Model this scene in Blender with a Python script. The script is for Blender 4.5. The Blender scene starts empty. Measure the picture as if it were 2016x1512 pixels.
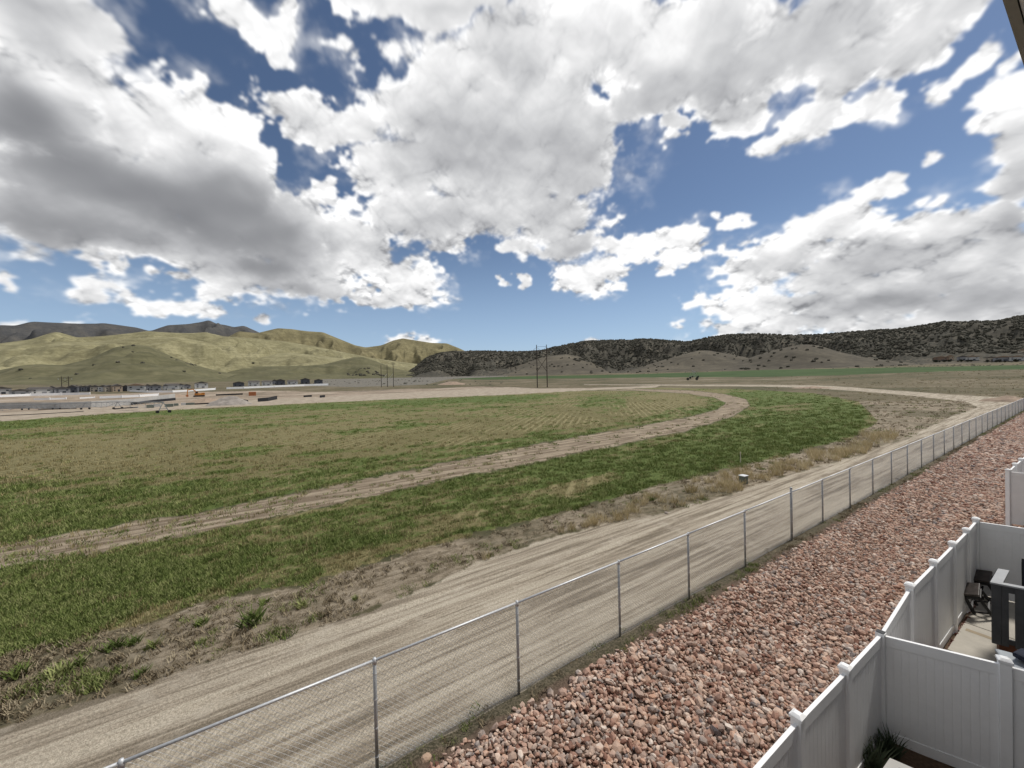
import bpy, math, random
import numpy as np
from mathutils import Vector, Matrix
# ---------------------------------------------------------------- camera
SC = bpy.context.scene
COL = SC.collection
F, CX, CY, H = 757.0, 1008.0, 756.0, 6.1          # focal length and centre in pixels of the 2016 px photograph, eye height in metres
RHO = 0.0222
pitch = -math.atan((CY - 748.0) / F)
Y_ = np.array([0, math.cos(pitch), math.sin(pitch)]); X_ = np.array([1.0, 0, 0]); Z_ = np.cross(X_, Y_)
R_ = math.cos(RHO) * X_ - math.sin(RHO) * Z_
U_ = math.sin(RHO) * X_ + math.cos(RHO) * Z_
cam = bpy.data.objects.new('camera', bpy.data.cameras.new('camera')); COL.objects.link(cam)
m = Matrix.Identity(4)
for i in range(3):
    m[i][0] = R_[i]; m[i][1] = U_[i]; m[i][2] = -Y_[i]
m[2][3] = H
cam.matrix_world = m
cam.data.sensor_width = 36.0; cam.data.lens = 36.0 * F / 2016.0
cam.data.clip_start = 0.05; cam.data.clip_end = 60000.0
SC.camera = cam
SC.view_settings.view_transform = 'Standard'; SC.view_settings.look = 'None'
SC.view_settings.gamma = 1.0; SC.view_settings.use_curve_mapping = False
SC.view_settings.exposure = 0.36
SC.cycles.max_bounces = 5; SC.cycles.diffuse_bounces = 3; SC.cycles.transparent_max_bounces = 12
try: SC.cycles.use_denoising = True
except Exception: pass

def ray(px, py):
    return Y_ + (px - CX) / F * R_ - (py - CY) / F * U_

# ---------------------------------------------------------------- node helper
class NB:
    def __init__(s, tree): s.t = tree; s.n = tree.nodes; s.l = tree.links
    def _in(s, sock, v):
        if v is None: return
        if hasattr(v, 'is_output') : s.l.new(v, sock)
        else:
            if sock.type == 'RGBA' and hasattr(v, '__len__') and len(v) == 3: v = (*v, 1)
            sock.default_value = v
    def math(s, op, a, b=None, c=None, clamp=False):
        n = s.n.new('ShaderNodeMath'); n.operation = op; n.use_clamp = clamp
        s._in(n.inputs[0], a); s._in(n.inputs[1], b); s._in(n.inputs[2], c); return n.outputs[0]
    def vec(s, op, a, b=None, c=None, scale=None):
        n = s.n.new('ShaderNodeVectorMath'); n.operation = op
        s._in(n.inputs[0], a); s._in(n.inputs[1], b)
        if c is not None: s._in(n.inputs[2], c)
        if scale is not None: s._in(n.inputs['Scale'], scale)
        return n.outputs['Value'] if op in ('LENGTH', 'DOT_PRODUCT', 'DISTANCE') else n.outputs[0]
    def noise(s, v, scale, detail=4, rough=.5, dist=0, out=0, lac=2.0, typ='FBM'):
        n = s.n.new('ShaderNodeTexNoise'); s._in(n.inputs['Vector'], v)
        try: n.noise_type = typ
        except Exception: pass
        n.inputs['Scale'].default_value = scale; n.inputs['Detail'].default_value = detail
        n.inputs['Roughness'].default_value = rough; n.inputs['Distortion'].default_value = dist
        n.inputs['Lacunarity'].default_value = lac
        return n.outputs[out]
    def map(s, v, a, b, c=0., d=1., smooth=True):
        n = s.n.new('ShaderNodeMapRange'); n.interpolation_type = 'SMOOTHSTEP' if smooth else 'LINEAR'
        s._in(n.inputs[0], v)
        for i, q in zip((1, 2, 3, 4), (a, b, c, d)): s._in(n.inputs[i], q)
        return n.outputs[0]
    def mix(s, f, a, b, mode='MIX'):
        n = s.n.new('ShaderNodeMix'); n.data_type = 'RGBA'; n.blend_type = mode
        s._in(n.inputs[0], f); s._in(n.inputs[6], a); s._in(n.inputs[7], b); return n.outputs[2]
    def ramp(s, f, pts):
        n = s.n.new('ShaderNodeValToRGB'); s._in(n.inputs[0], f); e = n.color_ramp.elements
        while len(e) < len(pts): e.new(.5)
        for k, (p, c) in zip(e, pts): k.position = p; k.color = (*c, 1) if len(c) == 3 else c
        return n.outputs[0]
    def xyz(s, x, y, z):
        n = s.n.new('ShaderNodeCombineXYZ')
        for i, q in enumerate((x, y, z)): s._in(n.inputs[i], q)
        return n.outputs[0]
    def sep(s, v):
        n = s.n.new('ShaderNodeSeparateXYZ'); s._in(n.inputs[0], v); return n.outputs
    def attr(s, name, typ='GEOMETRY', out='Fac'):
        n = s.n.new('ShaderNodeAttribute'); n.attribute_name = name; n.attribute_type = typ; return n.outputs[out]

# ---------------------------------------------------------------- sky
SUN_EL, SUN_AZ = math.radians(57), math.radians(64)     # azimuth from +Y towards +X
SKY_STRENGTH = 0.10
world = bpy.data.worlds.new('World'); SC.world = world; world.use_nodes = True
wt = world.node_tree; wt.nodes.clear(); W = NB(wt)
sky = wt.nodes.new('ShaderNodeTexSky'); sky.sky_type = 'NISHITA'; sky.sun_disc = False
sky.sun_elevation = SUN_EL; sky.sun_rotation = SUN_AZ; sky.altitude = 1500; sky.air_density = 1.0; sky.dust_density = 0.6; sky.ozone_density = 2.0

def azel(px, py):
    d = ray(px, py); d = d / np.linalg.norm(d); return math.atan2(d[0], d[1]), math.asin(d[2])
def blob(px, py, rx, ry):
    a, e = azel(px, py)
    a1, e1 = azel(px + rx * .5, py); a0, e0 = azel(px - rx * .5, py)
    b1, f1 = azel(px, py - ry * .5); b0, f0 = azel(px, py + ry * .5)
    return a, e, max(.006, math.hypot(a1 - a0, e1 - e0)), max(.004, math.hypot(b1 - b0, f1 - f0))
# where the banks of cumulus stand (photo pixels of their centres and half sizes, turned into azimuth and elevation)
CLOUDS = [
 (60,20,190,110),(190,60,80,50),(60,210,210,150),(170,160,110,70),(330,230,130,95),(255,250,90,80),(430,260,110,85),(200,380,330,150),(400,400,190,150),(480,330,70,130),(560,460,140,110),(40,430,230,75),
 (330,475,260,70),(200,455,220,60),(570,535,160,58),(430,530,120,55),(690,480,90,70),(470,10,110,36),(515,45,60,40),(545,80,30,34),(560,30,30,50),
 (740,10,120,45),(850,20,140,55),(940,20,70,30),(680,80,30,28,.6),(700,105,24,26,.6),(655,75,20,16,.5),(770,95,40,26,.55),(870,140,90,70),(955,90,80,60),(1010,110,150,110),(1060,200,150,120),
 (860,210,140,90),(950,300,240,110),(1120,270,100,110),(1130,350,85,50),(780,330,100,90),(850,420,150,80),(980,400,180,70),(1090,430,110,70),(1120,490,75,35),
 (1020,485,42,24),(1240,490,75,28),(1345,480,52,34),(1335,515,35,18),(590,215,55,38),(640,245,75,38),(700,235,60,40),(638,358,30,15,.9),(655,388,18,17,.8),
 (1150,60,190,110),(1350,75,220,108),(1300,182,150,52),(1430,140,150,82),(1450,218,70,34),(1330,245,35,30),(1600,68,230,96),(1690,112,130,78),(1722,205,62,48),(1800,60,90,80),(1850,10,90,50),
 (1590,245,80,44),(1520,285,45,28,.8),(810,545,75,60),(790,585,105,18),(730,520,60,40),(1160,542,82,30),(985,553,9,8),(1020,558,12,10),(1336,632,16,7),
 (355,600,115,17),(185,566,52,28),(240,570,30,14),(195,590,30,10),(5,555,22,20),(520,626,26,11),(1447,431,32,10),(1720,380,50,16),(1740,365,30,10),(1815,316,14,10),
 (2000,250,85,90),(1985,340,80,80),(1960,430,75,60),(1640,440,110,45),(1580,455,60,32),(1865,445,120,42),(1510,515,115,50),(1710,515,220,80),(1900,510,220,110),
 (1500,595,130,40),(1700,590,270,60),(1920,600,220,60),(1440,650,70,12),(1580,640,180,30),(1800,640,240,34),(1930,120,25,24,.5),(1985,120,40,12,.5),(1850,165,30,20,.5),
 (820,668,60,9),(35,635,42,8),(162,633,22,5),(1170,668,30,6),(2300,250,260,200),(2300,560,300,120),(-260,300,300,240),(-250,80,200,90),
]
SHADE = [(150,340,330,110,1.0),(430,420,230,110,1.0),(560,470,110,60,1.0),(540,525,80,30,.8),(120,440,260,60,.6),(600,575,110,24,.5),(60,30,150,50,.4),(60,230,110,60,.8),
 (850,20,110,25,.35),(1010,210,70,80,.1),(930,290,150,50,.25),(1130,290,60,60,.22),(870,445,110,25,.15),(1500,90,200,80,.16),(1300,190,120,30,.15),(1680,60,160,60,.25),
 (1130,480,50,15,.2),(1900,585,230,35,.4),(1750,590,170,22,.35),(1570,500,80,25,.2),(1720,500,100,40,.2),(1990,410,60,60,.2),(1560,560,60,12,.15)]
# ---- numpy noise
def _hash(ix, iy, s):
    h = (ix.astype(np.int64) * 374761393 + iy.astype(np.int64) * 668265263 + s * 974634777) & 0x7fffffff
    h = ((h ^ (h >> 13)) * 1274126177) & 0x7fffffff
    return ((h ^ (h >> 16)) & 0xffff).astype(np.float32) / 65535.0
_TAB = np.random.default_rng(5).random((512, 512)).astype(np.float32)
def vnoise(x, y, s=0):
    x0 = np.floor(x); y0 = np.floor(y); fx = (x - x0).astype(np.float32); fy = (y - y0).astype(np.float32)
    fx = fx * fx * fx * (fx * (fx * 6 - 15) + 10); fy = fy * fy * fy * (fy * (fy * 6 - 15) + 10)
    ix = (x0.astype(np.int32) + s * 37) & 511; iy = (y0.astype(np.int32) + s * 91) & 511
    ix1 = (ix + 1) & 511; iy1 = (iy + 1) & 511
    a = _TAB[iy, ix]; b = _TAB[iy, ix1]; c = _TAB[iy1, ix]; d = _TAB[iy1, ix1]
    return a + (b - a) * fx + (c - a) * fy + (a - b - c + d) * fx * fy
def fbm(x, y, octv=5, gain=.5, s=0, lac=2.03):
    t = 0; a = 1.; n = 0
    for k in range(octv):
        t = t + a * (vnoise(x, y, s + k) - .5); n += a; a *= gain
        x, y = x * lac * .8 + y * lac * .6 + 7.1, y * lac * .8 - x * lac * .6 + 3.7
    return t / n * 2
_JX = np.random.default_rng(6).random((256, 256)).astype(np.float32); _JY = np.random.default_rng(7).random((256, 256)).astype(np.float32)
def worley(x, y, s=0):
    x0 = np.floor(x); y0 = np.floor(y); fx = (x - x0).astype(np.float32); fy = (y - y0).astype(np.float32)
    ix = x0.astype(np.int32) + s * 53; iy = y0.astype(np.int32) + s * 29; best = np.full(x.shape, 9., np.float32)
    for i in (-1, 0, 1):
        for j in (-1, 0, 1):
            a = (iy + j) & 255; b = (ix + i) & 255
            d = (i + _JX[a, b] - fx) ** 2 + (j + _JY[a, b] - fy) ** 2
            best = np.minimum(best, d)
    return np.sqrt(best)
def sstep(a, b, x):
    t = np.clip((x - a) / (b - a), 0, 1); return t * t * (3 - 2 * t)

def bake_sky():
    Wd, Hh = 4096, 2048
    NR = 1024                                                     # rows above the horizon
    az = ((np.arange(Wd) + .5) / Wd * 2 - 1) * math.pi           # azimuth from +Y, positive towards +X
    el = (np.arange(NR) + .5) / NR * (math.pi / 2)
    AZ, EL = np.meshgrid(az.astype(np.float32), el.astype(np.float32))
    dx = np.sin(AZ) * np.cos(EL); dy = np.cos(AZ) * np.cos(EL); dz = np.sin(EL)
    k = 1 / (dz + .42); u = dx * k; v = dy * k
    wa = AZ + .030 * fbm(u * 6, v * 6, 3, s=1) + .020 * fbm(u * 26, v * 26, 4, s=11)
    we = EL + .026 * fbm(u * 6, v * 6, 3, s=21) + .016 * fbm(u * 26, v * 26, 4, s=31)
    def field(blobs, soft, A, E_):
        f = np.full(A.shape, -3., np.float32)
        for b in blobs:
            a, e, ra, re = blob(*b[:4]); w = b[4] if len(b) > 4 else (1.45 if b[2] < 45 else 1.3 if b[2] < 100 else 1.15)
            x0 = int((a - 2.2 * ra - .1 + math.pi) / (2 * math.pi) * Wd); x1 = int((a + 2.2 * ra + .1 + math.pi) / (2 * math.pi) * Wd)
            y0 = max(0, int((e - 2.2 * re - .1) / (math.pi / 2) * NR)); y1 = min(NR, int((e + 2.2 * re + .1) / (math.pi / 2) * NR))
            x0 = max(0, x0); x1 = min(Wd, x1)
            s_ = np.s_[y0:y1, x0:x1]
            d = w * (1 - np.hypot((A[s_] - a) / ra, (E_[s_] - e) / re)); g = f[s_]
            h = np.clip(soft - np.abs(d - g), 0, None) / soft
            f[s_] = np.maximum(d, g) + h * h * soft * .25
        return f
    f0 = field(CLOUDS, .25, wa, we)
    inn = sstep(.30, .52, dy)
    gen = np.clip((fbm(u * 2.2 + 9, v * 2.2, 5, s=41) + .14) * 5.0, -3, 1)  # unseen cloud outside the view, thickened to whiten and raise the ambient light
    f0 = np.clip(f0, -3, 1) * inn + gen * (1 - inn)
    # cauliflower billows
    qx = u + .02 * fbm(u * 20, v * 20, 3, s=51); qy = v + .02 * fbm(u * 20, v * 20, 3, s=61)
    bil = 0; a = 1.; n = 0; fr = 11.
    for o in range(4):
        bil = bil + a * (.5 - worley(qx * fr, qy * fr * 1.0, o)); n += a; a *= .55; fr *= 2.1
    bil = bil / n * 2
    wisp = fbm(u * 24, v * 24, 6, .6, s=71)
    big = fbm(u * 7, v * 7, 4, .5, s=81)
    T = np.clip(f0 + .12 * sstep(.2, .6, f0), -3, .95) + .42 * bil + .80 * wisp * (1 - .6 * sstep(.15, .7, f0)) + .24 * big - .04
    raggy = sstep(-.1, .3, fbm(u * 4, v * 4, 2, s=91))
    alpha = sstep(-.03, .14 + .38 * raggy, T)
    # thin veils round the edges
    veil = .35 * sstep(-.9, 0, T) * sstep(-.05, .55, fbm(u * 9 + 3, v * 9, 6, .62, s=101)) * sstep(-1.0, -.1, f0)
    alpha = np.clip(alpha + veil * (1 - alpha), 0, 1)
    h = np.sqrt(np.clip(T, 0, 1.2)); 
    # sunlight enters from above: accumulate the cloud passed through, from the zenith down
    S = np.zeros_like(T); acc = np.zeros(Wd, np.float32); Tc = np.clip(T, 0, .9); dec = math.exp(-1 / 70.)
    for r in range(NR - 1, -1, -1):
        acc = acc * dec + Tc[r] * (1 - dec); S[r] = acc
    def gy(a, st): return a - np.concatenate([a[st:], np.repeat(a[-1:], st, 0)], 0)
    def gx(a, st): return a - np.roll(a, st, 1)
    hs = .42 * bil + .10 * wisp + .30 * big
    rel = gy(hs, 6) * 1.0 + gx(hs, 5) * .7
    rel2 = gy(bil * .5 + big * .6, 16) * .8
    sh = field(SHADE, .3, AZ + .05 * fbm(u * 5, v * 5, 4, s=111), EL + .04 * fbm(u * 5, v * 5, 4, s=121))
    shd = sstep(-.45, .9, sh) * inn + (1 - inn) * .15  # the unseen cloud is kept pale to brighten the ambient light
    core = sstep(.10, .8, T)
    lit = (1 - .6 * shd) * (1 - .72 * sstep(.30, .85, T)) 
    br = .96 - .10 * sstep(.15, .75, S) - .39 * shd * core + .50 * rel * lit + .46 * rel2 * lit + .15 * bil * lit + .10 * big
    edge = 1 - sstep(0.0, .30, T)
    br = br + .05 * edge * lit
    br = np.where(br < .62, .62 - .14 * (1 - np.exp(-(.62 - br) / .14)), br); br = np.clip(br, .4, 1.0)
    def blur(a, n):
        for ax in (0, 1):
            for _ in range(2):
                p = np.concatenate([np.repeat(np.take(a, [0], ax), n, ax), a, np.repeat(np.take(a, [-1], ax), n, ax)], ax); c = np.cumsum(p, ax, dtype=np.float64)
                c = np.concatenate([np.zeros_like(np.take(c, [0], ax)), c], ax); L = a.shape[ax]
                a = ((np.take(c, range(2 * n + 1, 2 * n + 1 + L), ax) - np.take(c, range(0, L), ax)) / (2 * n + 1)).astype(np.float32)
        return a
    cw = sstep(.15, .8, T) * (.35 + .5 * shd); br = br * (1 - cw) + blur(br, 6) * cw
    alpha = blur(alpha, 1)
    return Wd, Hh, NR, br, alpha

Wd_, Hh_, NR_, BR_, AL_ = bake_sky()
img = bpy.data.images.new('cloud_deck', Wd_, NR_, alpha=False, float_buffer=True, is_data=True)
buf = np.zeros((NR_, Wd_, 4), np.float32); buf[..., 0] = BR_; buf[..., 1] = AL_; buf[..., 3] = 1
img.pixels.foreach_set(buf.ravel()); img.update()
D = wt.nodes.new('ShaderNodeTexCoord').outputs['Generated']
dx, dy, dz = W.sep(D)
az_ = W.math('ARCTAN2', dx, dy); el_ = W.math('ARCSINE', dz)
it = wt.nodes.new('ShaderNodeTexImage'); it.image = img; it.extension = 'EXTEND'; it.interpolation = 'Cubic'
wt.links.new(W.xyz(W.math('MULTIPLY_ADD', az_, 1 / (2 * math.pi), .5), W.math('MULTIPLY', el_, 2 / math.pi), 0), it.inputs[0])
brt, alp, _ = W.sep(it.outputs[0])
ccol = W.ramp(brt, [(0, (0, 0, 0)), (.5, (.205, .21, .225)), (.6, (.315, .32, .335)), (.7, (.445, .45, .465)), (.8, (.595, .60, .61)), (.9, (.785, .785, .79)), (1, (1.0, 1.0, 1.0))])
ccol = W.vec('SCALE', ccol, scale=.85 / SKY_STRENGTH)
blue = W.mix(W.map(dz, 0.0, .38, .50, 0.0), W.mix(1.0, sky.outputs[0], (.68, .665, .655), 'MULTIPLY'), tuple(c / SKY_STRENGTH for c in (.36, .50, .70)))
skyc = W.mix(alp, blue, ccol)
bg = wt.nodes.new('ShaderNodeBackground'); wt.links.new(skyc, bg.inputs[0]); bg.inputs[1].default_value = SKY_STRENGTH
wo = wt.nodes.new('ShaderNodeOutputWorld'); wt.links.new(bg.outputs[0], wo.inputs[0])
world.cycles.sampling_method = 'MANUAL'; world.cycles.sample_map_resolution = 512
# ---------------------------------------------------------------- sun (veiled by the cloud overhead)
sl = bpy.data.lights.new('sun', 'SUN'); sl.energy = 2.6; sl.angle = math.radians(9); sl.color = (1, .96, .89)
sun = bpy.data.objects.new('sun', sl); COL.objects.link(sun)
sd = Vector((math.sin(SUN_AZ) * math.cos(SUN_EL), math.cos(SUN_AZ) * math.cos(SUN_EL), math.sin(SUN_EL)))
sun.rotation_euler = sd.to_track_quat('Z', 'Y').to_euler(); sun.location = (0, 0, 80)
# ================================================================ helpers
T0 = np.array([0.0, 7.37]); SD = np.array([.8376, .5463]); SD /= np.linalg.norm(SD); SN = np.array([-SD[1], SD[0]])   # chain link fence: along, and towards the field
_gr = np.array([0, 250, 290, 330, 400, 500, 800, 1200, 2000, 3000, 12000.]); _gzv = np.array([0, 0, .9, 2.4, 4.2, 6.3, 12.3, 20, 34, 50, 60.])
def gz(r): return np.interp(r, _gr, _gzv)
def proj(x, y, z):
    dz = z - H
    k = y * Y_[1] + dz * Y_[2]
    return CX + F * (x * R_[0] + y * R_[1] + dz * R_[2]) / k, CY - F * (x * U_[0] + y * U_[1] + dz * U_[2]) / k
def rays(px, py):
    px = np.asarray(px, float)[..., None]; py = np.asarray(py, float)[..., None]
    return Y_ + (px - CX) / F * R_ - (py - CY) / F * U_
_rr = np.concatenate([np.linspace(2, 250, 4), np.linspace(251, 3500, 1200)]); _te = (gz(_rr) - H) / _rr      # monotone elevation tangent
_te = np.maximum.accumulate(_te)
def GPn(px, py):
    d = rays(px, py); hr = np.hypot(d[..., 0], d[..., 1]); te = d[..., 2] / hr
    flat = te < -H / 250
    r = np.where(flat, -H / np.minimum(te, -1e-3), np.interp(te, _te[3:], _rr[3:]))
    return d[..., 0] / hr * r, d[..., 1] / hr * r, gz(r), r
def GP(px, py):
    x, y, z, r = GPn(px, py); return Vector((float(x), float(y), float(z)))
def depth(p): return p[0] * Y_[0] + p[1] * Y_[1] + (p[2] - H) * Y_[2]
def G(px, py, z=0.0):
    d = ray(px, py); t = (z - H) / d[2]; return Vector((d[0] * t, d[1] * t, z))
def AT(px, py, r):
    d = ray(px, py); k = r / math.hypot(d[0], d[1]); return Vector((d[0] * k, d[1] * k, H + d[2] * k))

def tag(o, label=None, cat=None, group=None, kind=None):
    if label: o['label'] = label
    if cat: o['category'] = cat
    if group: o['group'] = group
    if kind: o['kind'] = kind
    return o
def empty(name, loc, label, cat, group=None, rz=0):
    o = bpy.data.objects.new(name, None); COL.objects.link(o); o.location = loc; o.rotation_euler = (0, 0, rz); o.empty_display_size = .2
    return tag(o, label, cat, group)
class MB:
    def __init__(s): s.v = []; s.f = []
    def add(s, vs, fs):
        n = len(s.v); s.v += [tuple(v) for v in vs]; s.f += [tuple(i + n for i in f) for f in fs]; return s
    def box(s, c, size, rz=0, mat=None, taper=1.0):
        hx, hy, hz = [q / 2 for q in size]; cs, sn = math.cos(rz), math.sin(rz); vs = []
        for z, k in ((-hz, 1), (hz, taper)):
            for x, y in ((-hx, -hy), (hx, -hy), (hx, hy), (-hx, hy)):
                p = Vector((x * k * cs - y * k * sn, x * k * sn + y * k * cs, z))
                if mat: p = mat @ Vector((x * k, y * k, z))
                vs.append(Vector(c) + p)
        return s.add(vs, [(3, 2, 1, 0), (4, 5, 6, 7), (0, 1, 5, 4), (1, 2, 6, 5), (2, 3, 7, 6), (3, 0, 4, 7)])
    def bar(s, a, b, w, h=None, n=4, w2=None):
        a = Vector(a); b = Vector(b); h = h or w; d = (b - a).normalized()
        up = Vector((0, 0, 1)) if abs(d.z) < .95 else Vector((1, 0, 0))
        x = d.cross(up).normalized(); y = x.cross(d).normalized(); vs = []
        k2 = (w2 / w) if w2 else 1
        for q, k in ((a, 1), (b, k2)):
            for i in range(n):
                t = 2 * math.pi * (i + .5) / n; r = math.sqrt(2) / 2 if n == 4 else .5
                vs.append(q + x * (math.cos(t) * w * r * k) + y * (math.sin(t) * h * r * k))
        fs = [(i, (i + 1) % n, n + (i + 1) % n, n + i) for i in range(n)] + [tuple(range(n))[::-1], tuple(range(n, 2 * n))]
        return s.add(vs, fs)
    def prism(s, pts, vec):
        n = len(pts); vec = Vector(vec)
        return s.add([Vector(p) for p in pts] + [Vector(p) + vec for p in pts], [(i, (i + 1) % n, n + (i + 1) % n, n + i) for i in range(n)] + [tuple(range(n))[::-1], tuple(range(n, 2 * n))])
    def disc(s, c, axis, r, th, n=16, hole=0):
        a = Vector(axis).normalized() * th / 2
        return s.bar(Vector(c) - a, Vector(c) + a, 2 * r, n=n)
    def mesh(s, name, mat, smooth=False):
        me = bpy.data.meshes.new(name); me.from_pydata(s.v, [], s.f); me.materials.append(mat)
        bm = __import__('bmesh').new(); bm.from_mesh(me); __import__('bmesh').ops.recalc_face_normals(bm, faces=bm.faces); bm.to_mesh(me); bm.free()
        if smooth: me.polygons.foreach_set('use_smooth', [True] * len(me.polygons))
        me.update(); return me
    def build(s, name, mat, parent=None, smooth=False, bevel=0):
        o = bpy.data.objects.new(name, s.mesh(name, mat, smooth)); COL.objects.link(o)
        if parent: o.parent = parent
        if bevel:
            b = o.modifiers.new('bevel', 'BEVEL'); b.width = bevel; b.segments = 2; b.limit_method = 'ANGLE'
        return o
def inst(mesh, name, parent=None, loc=(0, 0, 0), rot=(0, 0, 0), scale=(1, 1, 1)):
    o = bpy.data.objects.new(name, mesh); COL.objects.link(o); o.location = loc; o.rotation_euler = rot; o.scale = scale
    if parent: o.parent = parent
    return o
def copy_tree(o, parent=None):
    c = o.copy(); COL.objects.link(c); c.parent = parent
    for ch in list(o.children): copy_tree(ch, c)
    return c
# ---------------------------------------------------------------- materials
def material(name):
    m = bpy.data.materials.new(name); m.use_nodes = True; t = m.node_tree; t.nodes.clear(); b = NB(t)
    p = t.nodes.new('ShaderNodeBsdfPrincipled'); o = t.nodes.new('ShaderNodeOutputMaterial'); t.links.new(p.outputs[0], o.inputs[0])
    return m, b, p
def setp(b, p, color=None, rough=None, metal=None, spec=None, bump=None, bstr=.3, bdist=.01):
    if color is not None: b._in(p.inputs['Base Color'], color)
    if rough is not None: b._in(p.inputs['Roughness'], rough)
    if metal is not None: b._in(p.inputs['Metallic'], metal)
    if spec is not None: b._in(p.inputs['Specular IOR Level'], spec)
    if bump is not None:
        n = b.n.new('ShaderNodeBump'); n.inputs['Strength'].default_value = bstr; n.inputs['Distance'].default_value = bdist
        b._in(n.inputs['Height'], bump); b.l.new(n.outputs[0], p.inputs['Normal'])
def simple(name, col, rough=.6, metal=0, var=.15, scale=8, bump=.0, obj=True, spec=.4):
    m, b, p = material(name)
    v = b.n.new('ShaderNodeTexCoord').outputs['Object']
    n = b.noise(v, scale, 5, .6); n2 = b.noise(v, scale * 7, 3, .6)
    f = b.math('ADD', b.math('MULTIPLY', n, .7), b.math('MULTIPLY', n2, .3))
    c = b.mix(b.map(f, .3, .7), tuple(q * (1 - var) for q in col), tuple(min(1, q * (1 + var)) for q in col))
    setp(b, p, c, rough, metal, spec, n2 if bump else None, bump, .01); return m
def geo_pos(b): return b.n.new('ShaderNodeNewGeometry').outputs['Position']
def obj_rand(b): return b.n.new('ShaderNodeObjectInfo').outputs['Random']
M = {}
M['galv'] = simple('galvanised_steel', (.58, .59, .60), .58, .55, .15, 30)
M['galvpost'] = simple('galvanised_post', (.36, .365, .37), .5, .55, .15, 30)
M['vinyl'] = simple('white_vinyl', (.86, .86, .86), .42, 0, .03, 3)
M['wood_dark'] = simple('tarred_pole_wood', (.045, .035, .028), .85, 0, .3, 3)
M['black'] = simple('black_metal', (.012, .012, .013), .5, 0, .3, 20)
M['blackcloth'] = simple('black_cloth', (.012, .013, .016), .85, 0, .4, 20)
M['greypaint'] = simple('grey_painted_wood', (.075, .078, .082), .6, 0, .15, 6, .15)
M['greytop'] = simple('grey_painted_top_board', (.34, .35, .36), .55, 0, .08, 8)
M['redwood'] = simple('red_brown_wood', (.13, .045, .02), .7, 0, .35, 9, .2)
M['concrete'] = simple('patio_concrete', (.40, .37, .32), .85, 0, .10, 3, .1)
M['concrete_l'] = simple('pale_concrete', (.46, .45, .43), .85, 0, .12, .5)
M['mulch'] = simple('bark_mulch', (.10, .06, .035), .95, 0, .5, 25, .6)
M['orange'] = simple('excavator_orange', (.55, .22, .04), .5, 0, .1, 2)
M['rust'] = simple('rust_orange_steel', (.40, .15, .06), .7, 0, .2, 1)
M['tan_soil'] = simple('dug_soil', (.30, .225, .165), .95, 0, .25, .6)
M['grey_soil'] = simple('grey_spoil', (.27, .24, .21), .95, 0, .3, .6)
M['roof'] = simple('asphalt_shingle', (.075, .068, .062), .9, 0, .25, 1)
M['roof_tan'] = simple('tan_shingle', (.23, .16, .11), .9, 0, .2, 1)
M['win'] = simple('window_glass', (.03, .035, .045), .12, 0, .2, 1)
M['soffit'] = simple('soffit_metal', (.80, .80, .77), .5, 0, .05, 2)
M['gutter'] = simple('dark_fascia', (.30, .285, .24), .5, 0, .1, 3)
M['utility'] = simple('utility_green', (.12, .14, .12), .6, 0, .2, 6)
M['stake'] = simple('pale_stake', (.6, .52, .44), .7, 0, .1, 6)
# ================================================================ layout of the land (photo pixels -> masks over the ground)
def sdist(poly, px, py):
    """signed distance in pixels, positive inside"""
    px = np.asarray(px, np.float32); py = np.asarray(py, np.float32)
    best = np.full(px.shape, 1e9, np.float32); ins = np.zeros(px.shape, bool); n = len(poly)
    for i in range(n):
        x1, y1 = poly[i]; x2, y2 = poly[(i + 1) % n]; ex, ey = x2 - x1, y2 - y1; L = ex * ex + ey * ey + 1e-9
        t = np.clip(((px - x1) * ex + (py - y1) * ey) / L, 0, 1)
        best = np.minimum(best, np.hypot(px - x1 - t * ex, py - y1 - t * ey))
        if y1 != y2:
            c = ((y1 > py) != (y2 > py)) & (px < (x2 - x1) * (py - y1) / (y2 - y1) + x1); ins ^= c
    return np.where(ins, best, -best)
FIELD_LOW = [(1730,830),(1680,862),(1560,895),(1440,925),(1300,955),(1200,985),(1000,1038),(800,1088),(600,1153),(470,1172),(387,1189),(298,1228),(149,1255),(0,1293),(-600,1490)]
FIELD_UP = [(-600,868),(0,828),(300,808),(500,798),(800,784),(1000,776),(1150,768),(1300,763),(1450,766),(1600,774),(1690,790)]
TR_UP = [(-600,1180),(0,1072),(200,1040),(400,1007),(600,968),(800,926),(950,896),(1100,866),(1250,840),(1350,822),(1412,806),(1430,793),(1405,783),(1350,775),(1250,769),(1150,770)]
TR_LO = [(1250,765),(1370,769),(1430,776),(1468,786),(1478,798),(1445,820),(1350,849),(1250,870),(1100,901),(950,932),(800,962),(600,1008),(400,1048),(200,1086),(0,1122),(-600,1235)]
ROAD_UP = [(-600,1640),(0,1433),(119,1398),(298,1344),(446,1292),(600,1246),(700,1210),(800,1173),(922,1118),(963,1100),(1100,1052),(1280,1015),(1420,980),(1550,936),(1700,893),(1800,856),(1870,822),(1925,801),(1905,791),(1800,780),(1700,771),(1600,764),(1500,761),(1300,759),(1150,757.5)]
ROAD_FAR = [(1150,756.8),(1300,757.2),(1500,757.6),(1600,758.6),(1641,760),(1724,766),(1806,772),(1909,779),(1990,783),(2060,785),(2160,740)]
FENCE_PX = [(2155,728),(1994,818),(1901,872),(1755,957),(1551,1063),(1358,1180),(1220,1257),(1021,1369),(830,1480),(740,1530),(-600,2000)]
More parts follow.
